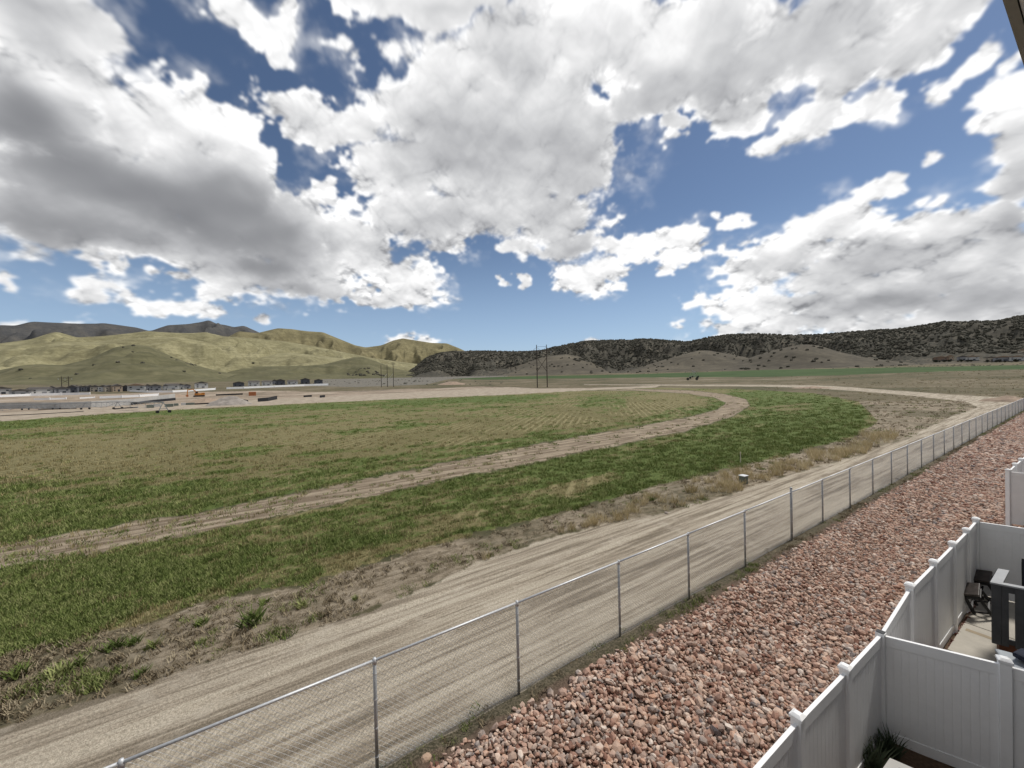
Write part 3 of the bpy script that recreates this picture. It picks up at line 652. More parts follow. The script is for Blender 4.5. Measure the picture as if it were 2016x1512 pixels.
# ================================================================ rock bed, grass, weeds, junipers
M['stone'] = var_mat('river_rock', [(0, (.18, .09, .065)), (.10, (.33, .195, .145)), (.26, (.46, .305, .235)), (.40, (.34, .25, .205)), (.52, (.53, .375, .285)), (.66, (.28, .235, .21)), (.74, (.60, .465, .375)), (.85, (.44, .265, .185)), (.93, (.66, .56, .48)), (1, (.14, .12, .12))], .8)
STN = [blob_mesh('stone_shape', M['stone'], 1, 20 + i, (1, .70 + .08 * (i % 3), .52 + .09 * (i % 2)), .21) for i in range(8)]
for me in STN[:4]:
    pass
def stone_pts(s0, s1, sp):
    s = np.arange(s0, s1, sp); t = np.arange(-8.5, -.22, sp * .92); S, T = np.meshgrid(s, t)
    S = S + RNG.uniform(-.45, .45, S.shape) * sp; T = T + RNG.uniform(-.45, .45, T.shape) * sp
    x = T0[0] + SD[0] * S + SN[0] * T; y = T0[1] + SD[1] * S + SN[1] * T; a, w = ws(x, y)
    edge = -.30 + .16 * fbm(x * 1.3, y * 1.3, 3, s=311)
    ok = (T < edge) & ((w > .06) | ((a > 7.35) & (a < 15.1))) & ((w > -4.5))
    thin = np.clip((edge - T) / .28, .15, 1)
    ok &= RNG.random(S.shape) < thin
    return x[ok], y[ok]
xs, ys, zs, sc = [], [], [], []
for s0, s1, sp, rad in ((-6, 18, .066, .044), (-6, 12, .11, .048), (18, 34, .092, .058), (34, 95, .135, .085)):
    x, y = stone_pts(s0, s1, sp); k = np.clip(RNG.lognormal(-.05, .38, len(x)), .45, 2.3) * rad
    xs.append(x); ys.append(y); sc.append(k); zs.append(rock_z(x, y) + k * .25 + (.035 if (s0, s1) == (-6, 12) else 0) + RNG.uniform(-.01, .02, len(x)))
x = np.concatenate(xs); y = np.concatenate(ys); z = np.concatenate(zs); k = np.concatenate(sc)
rot = np.stack([RNG.normal(0, .5, len(x)), RNG.normal(0, .5, len(x)), RNG.uniform(0, 6.28, len(x))], -1)
ppx, ppy = proj(x, y, z); inview = (ppx > 4) & (ppx < 2012) & (ppy > 760) & (ppy < 1508)
big = np.where(inview, k / np.hypot(x, y), 0); order = np.argsort(-big); solo = order[:300]; rest = np.ones(len(x), bool); rest[solo] = False
pick = np.where(np.hypot(x, y) < 13, RNG.integers(0, 4, len(x)), RNG.integers(4, 8, len(x)))
for i in solo:
    inst(STN[RNG.integers(0, 4)], 'stone', GROUND['rock_bed'], (x[i], y[i], z[i]), tuple(rot[i]), (k[i],) * 3)
scatter('loose_stones', np.stack([x, y, z], -1)[rest], rot[rest], np.stack([k, k, k], -1)[rest], STN, GROUND['rock_bed'], pick[rest])
# ---- crop and weeds: seeds thrown evenly over what is seen, coarser with distance
def tuft(name, mat, n, r, h, w, seed, lean=.35):
    rg = np.random.default_rng(seed); b = MB()
    for i in range(n):
        a = rg.random() * 6.283; q = r * rg.random() ** .6; c = Vector((math.cos(a) * q, math.sin(a) * q, 0)); hh = h * (.55 + .6 * rg.random())
        la = rg.random() * 6.283; tip = c + Vector((math.cos(la) * lean * hh, math.sin(la) * lean * hh, hh)); wd = Vector((-math.sin(a + 1), math.cos(a + 1), 0)) * w
        mid = c.lerp(tip, .55) + Vector((0, 0, hh * .08))
        b.add([c - wd, c + wd, mid + wd * .7, mid - wd * .7, tip], [(0, 1, 2, 3), (3, 2, 4)])
    return b.mesh(name, mat)
M['g_green'] = var_mat('green_crop', [(0, (.10, .135, .036)), (.5, (.17, .21, .06)), (1, (.30, .31, .13))])
M['g_tan'] = var_mat('dry_stubble', [(0, (.17, .145, .065)), (.5, (.30, .25, .12)), (1, (.42, .36, .20))])
M['g_brown'] = var_mat('dead_weed', [(0, (.13, .10, .06)), (.5, (.25, .20, .13)), (1, (.38, .32, .22))])
M['g_straw'] = var_mat('straw_grass', [(0, (.42, .34, .19)), (1, (.66, .56, .36))])
TG = [tuft('crop_tuft', M['g_green'], 20, .14, .10, .008, i, .7) for i in range(3)]
TT = [tuft('stubble_tuft', M['g_tan'], 12, .11, .13, .008, 10 + i, .25) for i in range(3)]
TB = [tuft('weed_tuft', M['g_brown'], 14, .12, .10, .009, 20 + i, .9) for i in range(3)]
TS = [tuft('straw_tuft', M['g_straw'], 22, .13, .30, .007, 30 + i, .45) for i in range(2)]
ALLT = TG + TT + TB + TS
N = 90000
px = RNG.uniform(-160, 2180, N); py = 766 + (1560 - 766) * RNG.random(N) ** 1.25
X, Y, Z, R = GPn(px, py); mk = masks(px, py, X, Y); S, T = st(X, Y)
u = RNG.random(N); typ = np.full(N, -1)
fld = (mk['field'] > .5) & (mk['track'] < .4) & (mk['farroad'] < .5)
gp = .03 + .95 * sstep(.28, .60, mk['green'] + .22 * fbm(X * 1.1, Y * 1.1, 4, .65, 501))
typ = np.where(fld & (u < gp), 0, typ); typ = np.where(fld & (u >= gp) & (u < gp + .34), 1, typ)
vg = (mk['verge'] > .5) & ~fld & (T > .4) & (mk['road'] < .5) & (mk['track'] < .4)
vn = fbm(X * .35, Y * .35, 3, .55, 511); vn2 = fbm(X * 1.5 + 3, Y * 1.5, 2, .5, 521)
typ = np.where(vg & (u < .30 + .6 * vn), 2, typ); typ = np.where(vg & (vn2 > .28) & (u > .45) & (u < .75), 0, typ)
dstr = sdist([(940,1125),(1280,985),(1300,970),(1700,880),(1760,850),(1700,905),(1480,965),(1280,1020),(1040,1068),(960,1110)], px, py)
typ = np.where(vg & (dstr + 30 * vn > -6) & (u < .6) & (vn2 + vn * .6 > -.12), 3, typ)
typ = np.where((mk['track'] > .5) & (u < .10), 0, typ); typ = np.where((mk['track'] > .5) & (u > .93), 1, typ)
typ = np.where((mk['road'] > .5), -1, typ); typ = np.where(T < .3, -1, typ)
sc_ = (np.sqrt(np.maximum(R, 14) / 14)) * RNG.uniform(.7, 1.35, N); sc_ = np.minimum(sc_, 2.4)
ok = (typ >= 0) & (R < 240)
base = np.array([0, 3, 6, 9]); cnt = np.array([3, 3, 3, 2])
pk = base[np.maximum(typ, 0)] + (RNG.random(N) * cnt[np.maximum(typ, 0)]).astype(int)
rotg = np.stack([np.zeros(N), np.zeros(N), RNG.uniform(0, 6.28, N)], -1); scg = np.stack([sc_, sc_, sc_ * np.where(mk['green'] > .5, 1.15, .9)], -1)
for nm, sel, lab, cat in (('crop_grass', ok & fld, 'green shoots and tan stubble covering the round crop field', 'crop'), ('verge_weeds', ok & ~fld, 'brown weeds and straw grass along the dirt road edge', 'weeds')):
    scatter(nm, np.stack([X, Y, Z - .01], -1)[sel], rotg[sel], scg[sel], ALLT, None, pk[sel], 'stuff', lab, cat)
# low growth and dead stalks caught along the foot of the chain link fence
n = 2600; s = RNG.uniform(-6, 90, n) ; t = RNG.normal(-.16, .13, n); g_ = fbm(s * .5, s * 0, 3, .6, 531)
keep = RNG.random(n) < .45 + .5 * g_; x = T0[0] + SD[0] * s + SN[0] * t; y = T0[1] + SD[1] * s + SN[1] * t
pk2 = np.where(RNG.random(n) < sstep(.0, .4, fbm(s * .25 + 9, s * 0, 3, .6, 541)), RNG.integers(0, 3, n), RNG.integers(6, 9, n)); q = RNG.uniform(.5, 1.1, n)
scatter('fence_foot_weeds', np.stack([x, y, y * 0 + .03], -1)[keep], np.stack([q * 0, q * 0, q * 9], -1)[keep], np.stack([q, q, q * .9], -1)[keep], ALLT, None, pk2[keep], 'stuff', 'dead stalks and green weeds along the foot of the chain link fence', 'weeds')
# weeds large enough to be told apart, in the bare strip beside the road
WSPOT = [(112,1335,'low dark green weed clump nearest the left edge of the bare strip',1.1),(148,1315,'small green weed beside the pale clod left of the road',.8),(222,1278,'dark green bushy weed clump in the bare strip, left of its twin',1.0),(262,1268,'dark green weed clump to the right of its bushy twin',.8),(300,1275,'yellowish green weed between bushy clumps and road',.8),
 (395,1230,'small dark green weed beside the field edge above the road',.8),(492,1228,'tall grassy green clump, biggest in the bare strip',1.5),(520,1190,'bright green weed clump at the stubble edge',.8),(278,1330,'grey green lone weed closest to the road edge',.7),(35,1330,'green weed at the left edge of the picture by the verge',1.1),(595,1195,'dark green weed at the right end of the bare strip',.8),
 (25,1095,'dark lone weed in the wheel track by the left edge',.6),(1282,985,'green weed under the straw clump beside the road',.9),(700,1180,'small weed on the dirt road edge in middle of verge',.5)]
for i, (wx, wy, lab, k) in enumerate(WSPOT):
    p = GP(wx, wy); b = tuft('weed_clump', M['g_green'], 70, .17, .22, .014, 700 + i, .9); o = inst(b, 'weed_clump', None, p, (0, 0, i), (k, k, k)); tag(o, lab, 'weed', 'green weeds in the bare strip by the road')
for i, (wx, wy, k, lab) in enumerate([(190,1330,.07,'pale chalky clod in the weeds left of the road'),(125,1352,.05,'smaller pale clod nearer the left edge'),(1312,1010,.08,'whitish clod on the verge by the utility box'),(985,1478,0,'')]):
    if k: tag(inst(STN[i], 'clod', None, GP(wx, wy) + Vector((0, 0, .03)), (0, 0, i), (k * 1.3, k, k * .5)), lab, 'clod')
M['bigrock'] = simple('tan_rock', (.40, .28, .20), .85, 0, .2, 8, .3)
tag(inst(blob_mesh('tan_boulder', M['bigrock'], 2, 5, (1.2, .9, .7), .12), 'tan_boulder', None, G(838, 1493, .05), (0, 0, .4), (.08, .08, .08)), 'squared tan stone, largest at the near end of the rock bed', 'stone')
# ---- junipers
def hill_pts(name, n, s0, s1, f0=0., f1=1., thr=0., sc=.01, seed=0, jl=True):
    th_, s, HX, HY, HZ = HILLS[name]; rg = np.random.default_rng(seed); ns = np.searchsorted(s, 1.0)
    a = rg.uniform(f0, f1, n) * (len(th_) - 2); b = np.interp(rg.uniform(s0, s1, n), s, np.arange(len(s))); b = np.minimum(b, ns - .01)
    i = a.astype(int); j = b.astype(int); fa = a - i; fb = b - j
    def q(A): return (A[j, i] * (1 - fa) + A[j, i + 1] * fa) * (1 - fb) + (A[j + 1, i] * (1 - fa) + A[j + 1, i + 1] * fa) * fb
    x, y, z = q(HX), q(HY), q(HZ); d = fbm(x * sc, y * sc, 4, .6, 600 + seed)
    ok = d > thr - .55 * rg.random(n); return x[ok], y[ok], z[ok]
def jun_scatter(name, hillname, x, y, z, k0, k1):
    n = len(x); k = RNG.uniform(k0, k1, n)
    scatter(name, np.stack([x, y, z + k * .35], -1), np.stack([k * 0, k * 0, k * 7], -1), np.stack([k, k, k], -1), JUN, GROUND.get('x'), None, 'stuff', 'dark juniper woodland covering the %s' % hillname, 'woodland')
x, y, z = hill_pts('juniper_hills', 26000, .16, 1.0, thr=-.02, sc=.012, seed=1); jun_scatter('juniper_woodland', 'long ridge on the right', x, y, z, 1.6, 4.4)
def jun_single(hillname, lab, grp, n, s0, s1, f0=0., f1=1., thr=-.1, k=(2.2, 3.6), sc=.01, seed=0):
    x, y, z = hill_pts(hillname, n, s0, s1, f0, f1, thr, sc, seed)
    for a, b, c in zip(x, y, z):
        q = RNG.uniform(*k); tag(inst(JUN[int(RNG.integers(3))], 'juniper_tree', None, (a, b, c + q * .3), (0, 0, q * 9), (q, q, q)), lab, 'tree', grp)
jun_single('round_buff_knoll', 'dark round juniper dotted on the right hand buff knoll', 'junipers on the right buff knoll', 60, .12, .95, .15, .95, seed=11)
jun_single('buff_knoll', 'dark round juniper dotted on the middle buff knoll', 'junipers on the middle buff knoll', 60, .1, .9, .1, .9, seed=12)
jun_single('buff_saddle_slope', 'dark juniper on the pale slope behind the two pole pylon', 'junipers behind the pylon', 45, .1, .8, .2, .9, seed=13, k=(2.5, 4))
jun_single('shaded_foothill', 'lone dark tree dotted on the shaded foothill above the houses', 'trees on the left shaded foothill', 26, .25, .9, .3, .85, thr=-.3, seed=14, k=(2.5, 4.2))
jun_single('low_shaded_foothill', 'dark tree in the small clump on the low middle foothill', 'trees on the low middle foothill', 30, .15, .5, .48, .62, thr=-.3, seed=15, k=(3, 5))
jun_single('sunlit_grass_hills', 'dark tree spot on the bright green hills at left', 'trees on the bright green hills', 26, .2, .7, .05, .5, thr=-.2, seed=16, k=(4, 7))
# sage and scrub rows on the flats
n = 5200; px = RNG.uniform(560, 2150, n); py = np.where(px < 1000, RNG.uniform(733, 757, n), RNG.uniform(712, 741 - (px - 1000) * .015, n)); X, Y, Z, R = GPn(px, py); mk = masks(px, py, X, Y)
ok = (mk['farfield'] < .3) & (mk['site'] < .3) & (mk['farroad'] < .3) & (mk['field'] < .3) & (R > 300) & (RNG.random(n) < .35 + fbm(X * .02, Y * .02, 3, .5, 551))
M['sagebush'] = var_mat('sagebrush', [(0, (.05, .05, .04)), (1, (.13, .125, .10))])
SG = [blob_mesh('sage_shape', M['sagebush'], 1, 80 + i, (1, 1, .6), .3, -.4) for i in range(2)]
k = RNG.uniform(.5, 1.4, n); scatter('sagebrush', np.stack([X, Y, Z], -1)[ok], np.zeros((ok.sum(), 3)), np.stack([k, k, k], -1)[ok], SG, None, None, 'stuff', 'grey sagebrush scattered over the flats below the hills', 'sagebrush')
n = 2600; px = RNG.uniform(1500, 2200, n); py = RNG.uniform(728, 800, n); X, Y, Z, R = GPn(px, py); mk = masks(px, py, X, Y)
ok = (mk['farfield'] < .3) & (mk['road'] < .3) & (mk['field'] < .3) & (st(X, Y)[1] > 1) & (RNG.random(n) < .5 + fbm(X * .05, Y * .05, 3, .5, 561))
k = np.sqrt(R / 60) * RNG.uniform(1.2, 2.4, n)
scatter('rough_scrub', np.stack([X, Y, Z], -1)[ok], np.stack([k * 0, k * 0, k * 5], -1)[ok], np.stack([k, k, k * .8], -1)[ok], TB + TT, None, None, 'stuff', 'rough brown scrub beyond the bend of the dirt road', 'scrub')
# ================================================================ chain link fence
def fp(s, t=0, z=0): return Vector((T0[0] + SD[0] * s + SN[0] * t, T0[1] + SD[1] * s + SN[1] * t, z))
PS = [-11.2, -8.3, -5.48, -2.66, 0, 2.86, 5.62, 8.66, 12.0, 14.85, 17.95, 21.1, 24.2, 27.3, 30.5, 33.7, 36.9, 40.1, 43.3, 46.5, 49.7, 52.9, 56.1, 59.3, 62.5, 65.7, 69, 72.2, 75.4, 78.6, 82, 85.2, 88.4, 91.6, 95, 98.2, 101.4]
CF = empty('chain_link_fence', fp(0), 'long galvanised chain link fence between dirt road and rock bed', 'fence')
off = -Vector(CF.location)
FH = 1.80
for i, s in enumerate(PS):
    term = (s == 12.0); b = MB(); r = .076 if term else .056; h = 1.95 if term else FH - .02
    b.bar(fp(s, 0, -.1) + off, fp(s, 0, h) + off, r, n=10); o = b.build('post', M['galvpost'], CF, True)
    b = MB()
    if term: b.bar(fp(s, 0, h) + off, fp(s, 0, h + .03) + off, r + .02, n=10, w2=.04)
    else: b.bar(fp(s, 0, FH - .05) + off, fp(s, 0, FH + .04) + off, .075, n=10, w2=.045)
    b.build('post_cap', M['galv'], o, True)
b = MB()
for a, c in zip(PS[:-1], PS[1:]): b.bar(fp(a, 0, FH) + off, fp(c, 0, FH) + off, .043, n=8)
b.build('top_rail', M['galv'], CF, True)
b = MB(); b.bar(fp(PS[0], .03, .07) + off, fp(PS[-1], .03, .07) + off, .006, n=3); b.build('tension_wire', M['galv'], CF)
def mesh_panel(a, c):
    L = c - a; hgt = FH - .06; p = .078; b = MB(); w = .0042; z0 = .05
    for sg in (1, -1):
        for k in np.arange(-hgt, L, p):
            # wire s = k + z (or mirrored), clipped to the span
            u0, u1 = max(k, 0), min(k + hgt, L)
            if u1 - u0 < .02: continue
            za, zb = u0 - k, u1 - k; sa, sb = (a + u0, a + u1) if sg > 0 else (a + L - u0, a + L - u1)
            b.bar(fp(sa, .035, z0 + za) + off, fp(sb, .035, z0 + zb) + off, w, n=3)
    return b
for a, c in zip(PS[:-1], PS[1:]): mesh_panel(a, c).build('wire_mesh', M['galv'], CF)
b = MB()
for i, s in enumerate(PS[:24]):
    for z in (.3, .75, 1.2, 1.6): b.disc(fp(s, 0, z) + off, (0, 0, 1), .045 if s == 12.0 else .034, .012, 8)
b.build('tie_bands', M['galv'], CF)
# ================================================================ white vinyl fences
CROSS = Vector((1.02, -.77, 0)).normalized()
def vinyl(name, label, pts, nb=12, grp='white vinyl yard fences', skip_first=False, dark=None):
    """pts: (x, y, top of panel, foot)"""
    root = empty('vinyl_fence', (pts[0][0], pts[0][1], 0), label, 'fence', grp); o_ = Vector(root.location)
    for i, (x, y, zt, zb) in enumerate(pts):
        if skip_first and i == 0: continue
        d = Vector((pts[min(i + 1, len(pts) - 1)][0] - pts[max(i - 1, 0)][0], pts[min(i + 1, len(pts) - 1)][1] - pts[max(i - 1, 0)][1])); rz = math.atan2(d.y, d.x)
        b = MB(); b.box(Vector((x, y, (zt + .02 + zb) / 2)) - o_, (.115, .115, zt + .02 - zb + .3), rz); p = b.build('post', M['vinyl'], root, bevel=.006)
        if i == dark:
            b = MB(); b.box(Vector((x, y, zt + .176)) - o_, (.10, .10, .006), rz); b.build('open_post_end', M['black'], p); continue
        b = MB(); b.box(Vector((x, y, zt + .195)) - o_, (.140, .140, .04), rz); b.box(Vector((x, y, zt + .228)) - o_, (.135, .135, .026), rz, taper=.5); b.build('post_cap', M['vinyl'], p, bevel=.005)
    for i in range(len(pts) - 1):
        x0, y0, t0, f0 = pts[i]; x1, y1, t1, f1 = pts[i + 1]
        if t0 < 0: continue
        A = Vector((x0, y0, 0)); B = Vector((x1, y1, 0)); d = (B - A); L = d.length; d.normalize(); rz = math.atan2(d.y, d.x); nrm = Vector((-d.y, d.x, 0))
        def slab(za0, za1, zb0, zb1, th, u0=.055, u1=None):
            u1 = L - .055 if u1 is None else u1; b = MB(); a = A + d * u0 - o_; c = A + d * u1 - o_; n = nrm * th / 2
            b.add([a - n + Vector((0, 0, za0)), c - n + Vector((0, 0, zb0)), c + n + Vector((0, 0, zb0)), a + n + Vector((0, 0, za0)), a - n + Vector((0, 0, za1)), c - n + Vector((0, 0, zb1)), c + n + Vector((0, 0, zb1)), a + n + Vector((0, 0, za1))],
                  [(3, 2, 1, 0), (4, 5, 6, 7), (0, 1, 5, 4), (1, 2, 6, 5), (2, 3, 7, 6), (3, 0, 4, 7)]); return b
        T0_, T1_ = t0 + .13, t1 + .13
        slab(T0_ - .16, T0_, T1_ - .16, T1_, .048).build('top_rail', M['vinyl'], root, bevel=.004)
        slab(f0 + .03, f0 + .19, f1 + .03, f1 + .19, .048).build('bottom_rail', M['vinyl'], root, bevel=.004)
        bw = (L - .11) / nb
        for k in range(nb):
            f = (.055 + bw * (k + .5)) / L; zt = t0 + (t1 - t0) * f + .13 - .15; zb = f0 + (f1 - f0) * f + .18
            slab(zb, zt, zb, zt, .026, .055 + bw * k + .0035, .055 + bw * (k + 1) - .0035).build('plank', M['vinyl'], root)
        # the tongue behind the board joints
        slab(f0 + .15, T0_ - .1, f1 + .15, T1_ - .1, .016).build('joint_web', M['vinyl'], root)
    return root
def wp(s): return (WA[0] + WD[0] * s, WA[1] + WD[1] * s)
def W_(s, zt, zb): return (*wp(s), zt, zb)
vinyl('a', 'white vinyl fence stepping along the rock bed beside both near yards', [W_(-5.8, 1.70, .05), W_(-4.37, 1.72, .08), W_(-2.92, 1.76, .1), W_(-1.45, 1.74, .12), W_(0, 1.74, .15), W_(1.57, 2.0, .17), W_(3.18, 2.0, .2), W_(4.74, 2.0, .2), W_(6.1, 2.0, .22), W_(7.2, 2.03, .25)], 12, dark=4)
c0 = Vector((*wp(0), 0)); c1 = Vector((6.82, 5.35, 0)); dd = (c1 - c0).normalized()
vinyl('b', 'white vinyl cross fence with visible boards between the two near yards', [(c0.x, c0.y, 1.74, .15), (c1.x, c1.y, 1.82, .2), (*(c1 + dd * 1.4).xy, 1.86, .2), (*(c1 + dd * 2.8).xy, 1.86, .2)], 13, skip_first=True)
e0 = Vector((*wp(7.2), 0)); 
vinyl('c', 'white vinyl fence panel behind the black stools and deck railing', [(e0.x, e0.y, 2.03, .25), (*(e0 + dd * 2.2).xy, 2.03, .25), (*(e0 + dd * 4.4).xy, 2.03, .25)], 16, skip_first=True)
f0_ = Vector((18.61, 14.44, 0)); dw = Vector((WD[0], WD[1], 0))
vinyl('d', 'farthest white vinyl fence beyond the gap at the right edge', [(*(f0_ + dd * 2.4).xy, 2.10, .25), (f0_.x, f0_.y, 2.10, .25), (*(f0_ + dw * 1.55).xy, 2.12, .25), (*(f0_ + dw * 3.1).xy, 2.12, .25), (*(f0_ + dw * 4.7).xy, 2.12, .25), (*(f0_ + dw * 6.3).xy, 2.12, .25), (*(f0_ + dw * 7.9).xy, 2.12, .25)], 12)
# ================================================================ yards
GROUND['yard_ground'].data.materials.clear(); GROUND['yard_ground'].data.materials.append(M['mulch'])
E1 = G(1865.5, 1276.7, .25); E2 = G(1899, 1225, .25); E3 = G(1912, 1204.7, .25); ed = (E3 - E1).normalized(); pr = Vector((ed.y, -ed.x, 0))
PT = empty('patio_slab', E2, 'pale concrete patio with a joint, inside the fenced yard', 'patio'); PT['kind'] = 'structure'
def slabp(a, L, w=3.4):
    b = MB(); o = Vector(E2); q = [a, a + pr * w, a + pr * w + ed * L, a + ed * L]; b.prism([Vector((p.x, p.y, .12)) - o for p in q], (0, 0, .13)); return b
def ing(a, L): return slabp(a, L)
ing(E2 + ed * .012, 3.0).build('concrete_slab', M['concrete'], PT, bevel=.008); ing(E2 - ed * 1.6, 1.588).build('concrete_slab', M['concrete'], PT, bevel=.008)
M['stain'] = simple('old_water_stain', (.30, .245, .17), .85, 0, .12, 4)
b = MB(); q = E2 - ed * .42 + pr * .02; b.box(Vector((0, 0, .0)), (.001, .001, .001)); b = MB()
b.add([(q + pr * .05 - Vector(E2)) + Vector((0, 0, .003)), (q + pr * 2.6 - ed * .05 - Vector(E2)) + Vector((0, 0, .003)), (q + pr * 2.6 + ed * .10 - Vector(E2)) + Vector((0, 0, .003)), (q + pr * .05 + ed * .13 - Vector(E2)) + Vector((0, 0, .003))], [(0, 1, 2, 3)]); b.build('stain', M['stain'], PT)
# red brown rocks between slab and fence
M['redrock'] = var_mat('red_lava_rock', [(0, (.06, .02, .015)), (.5, (.14, .06, .045)), (.8, (.34, .22, .18)), (1, (.45, .36, .30))])
RS = [blob_mesh('edging_rock', M['redrock'], 1, 90 + i, (1, .8, .6), .2) for i in range(3)]
k = 0
for i in range(110):
    s = RNG.uniform(0, 6.6); t = RNG.uniform(min(-.10, ws(E1.x, E1.y)[1] + .05), -.07); x = WA[0] + WD[0] * s + WN[0] * t; y = WA[1] + WD[1] * s + WN[1] * t; q = RNG.uniform(.03, .055)
    inst(RS[i % 3], 'edging_rock', GROUND['yard_ground'], (x, y, .22), tuple(RNG.uniform(0, 6, 3)), (q, q, q))
# tipped bar stools
def stool(label, foot, seat_c, yaw):
    ax = (Vector(seat_c) - Vector(foot)).normalized(); r = empty('bar_stool', foot, label, 'stool', 'black bar stools leaning on the fence')
    xx = Vector((math.cos(yaw), math.sin(yaw), 0)); xx = (xx - ax * xx.dot(ax)).normalized(); yy = ax.cross(xx); Mx = Matrix((xx, yy, ax)).transposed()
    hgt = (Vector(seat_c) - Vector(foot)).length
    b = MB(); b.box(Mx @ Vector((0, 0, hgt)), (.40, .34, .05), mat=Mx); b.build('seat', M['stoolseat'], r, bevel=.01)
    legs = []
    for sx in (-1, 1):
        for sy in (-1, 1):
            t = Mx @ Vector((sx * .14, sy * .11, hgt - .02)); f = Mx @ Vector((sx * .19, sy * .15, .02)); legs.append((t, f)); b = MB(); b.bar(f, t, .048); b.build('leg', M['black'], r)
    for h_, pairs in ((.22, ((0, 1), (2, 3))), (.32, ((0, 2), (1, 3))), (.86, ((0, 1), (2, 3), (0, 2), (1, 3)))):
        for i, j in pairs:
            b = MB(); b.bar(legs[i][1].lerp(legs[i][0], h_), legs[j][1].lerp(legs[j][0], h_), .032 if h_ < .8 else .06); b.build('rung' if h_ < .8 else 'apron', M['black'], r)
M['stoolseat'] = simple('worn_dark_seat', (.06, .05, .045), .4, 0, .5, 8)
ft = G(1941, 1206, .29); s1_ = G(1909, 1160, .84); stool('tipped black bar stool, the nearer of the pair by the fence', ft, s1_, .5)
dl = G(1927, 1135, .84) - s1_; stool('tipped black bar stool, the farther of the pair beside the railing', ft + dl, s1_ + dl + Vector((.03, -.02, .03)), .42)
# grey deck railing
C0 = Vector((9.72, 7.85, 0)); ra = Vector((.82, .52, 0)).normalized(); rb = Vector((.80, -.60, 0)).normalized()
DR = empty('deck_railing', C0, 'grey painted board railing with flat top round the patio corner', 'railing'); o_ = C0
def rp(u, v, z): return ra * u + rb * v + Vector((0, 0, z))
ang_a = math.atan2(ra.y, ra.x); ang_b = math.atan2(rb.y, rb.x)
b = MB(); b.prism([rp(0, 0, 1.70), rp(1.0, 0, 1.70), rp(1.0, .16, 1.70), rp(.13, .16, 1.70)], (0, 0, .035)); b.build('top_board', M['greytop'], DR, bevel=.004)
b = MB(); b.prism([rp(0, .004, 1.70), rp(.13, .164, 1.70), rp(.13, 1.6, 1.70), rp(0, 1.6, 1.70)], (0, 0, .035)); b.build('top_board', M['greytop'], DR, bevel=.004)
for v, w in ((.075, .125), (.19, .095), (.39, .14), (.64, .13), (.90, .13), (1.16, .13)):
    b = MB(); b.box(rp(.05, v, 1.08), (w, .03, 1.23), ang_b); b.build('baluster', M['greypaint'], DR, bevel=.003)
b = MB(); b.box(rp(.075, .8, 1.62), (1.5, .03, .12), ang_b); b.build('side_rail', M['greypaint'], DR)
b = MB(); b.box(rp(.075, .8, .56), (1.5, .03, .10), ang_b); b.build('side_rail', M['greypaint'], DR)
for u in (.30, .56, .82):
    b = MB(); b.box(rp(u, .09, 1.10), (.10, .03, 1.2), ang_a); b.build('baluster', M['greypaint'], DR, bevel=.003)
b = MB(); b.box(rp(.16, .20, .36), (.24, .12, .30), ang_b); b.build('deck_post', M['redwood'], DR); b = MB(); b.box(rp(.16, .62, .36), (.12, .12, .30), ang_b); b.build('deck_post', M['redwood'], DR)
# black folding chairs and the wheeled cart behind the railing
def folding_chair(loc, rz, label):
    r = empty('folding_chair', loc, label, 'chair', None, rz)
    for sx in (-.2, .2):
        b = MB(); b.bar((sx, -.25, 0), (sx, .2, .95), .03); b.build('frame_leg', M['black'], r); b = MB(); b.bar((sx, .3, 0), (sx, -.22, .5), .03); b.build('frame_leg', M['black'], r)
    b = MB(); b.box((0, -.02, .47), (.42, .40, .03)); b.build('seat', M['blackcloth'], r)
    for z in (.66, .76, .86, .94): b = MB(); y = -.25 + .45 * z / .95; b.bar((-.2, y, z), (.2, y, z), .035); b.build('back_slat', M['black'], r)
    for z in (.12, .24): b = MB(); b.bar((-.2, -.25 + .45 * z / .95, z), (.2, -.25 + .45 * z / .95, z), .02); b.build('rung', M['black'], r)
    return r
base = C0 + ra * .75 + rb * .75
folding_chair((base.x, base.y, .26), ang_b + .3, 'black slatted folding chair seen through the grey railing')
bq = C0 + ra * .9 + rb * .42; R_C = empty('folded_parasol', (bq.x, bq.y, .26), 'folded black parasol leaning behind the grey railing top', 'parasol')
b = MB(); b.bar((0, 0, 0), (.25, .1, 1.65), .03, n=8); b.build('pole', M['black'], R_C)
b = MB()
for i in range(7):
    a = i * .9; b.bar((.05 + .05 * math.cos(a), .02 + .05 * math.sin(a), .55), (.28 + .09 * math.cos(a), .12 + .09 * math.sin(a), 1.72 - .05 * (i % 3)), .07, w2=.11)
b.build('canopy', M['blackcloth'], R_C)
cq = C0 + ra * .55 + rb * .95; CT = empty('wheeled_cart', (cq.x, cq.y, .26), 'black wheeled grill cart with spoked wheel behind the railing', 'grill', None, ang_b)
def wheel(parent, c, r):
    b = MB(); N_ = 20
    for i in range(N_):
        a0, a1 = 2 * math.pi * i / N_, 2 * math.pi * (i + 1) / N_; b.bar((c[0] + r * math.cos(a0), c[1], c[2] + r * math.sin(a0)), (c[0] + r * math.cos(a1), c[1], c[2] + r * math.sin(a1)), .035)
    w = b.build('wheel', M['black'], parent); b = MB()
    for i in range(6): a = i * math.pi / 3; b.bar(c, (c[0] + r * math.cos(a), c[1], c[2] + r * math.sin(a)), .016)
    b.build('spoke', M['galv'], w)
wheel(CT, (0, 0, .2), .2); wheel(CT, (0, .4, .2), .2)
b = MB(); b.box((.25, .2, .45), (.6, .36, .04)); b.box((.25, .2, .2), (.6, .36, .03)); b.build('shelf', M['black'], CT)
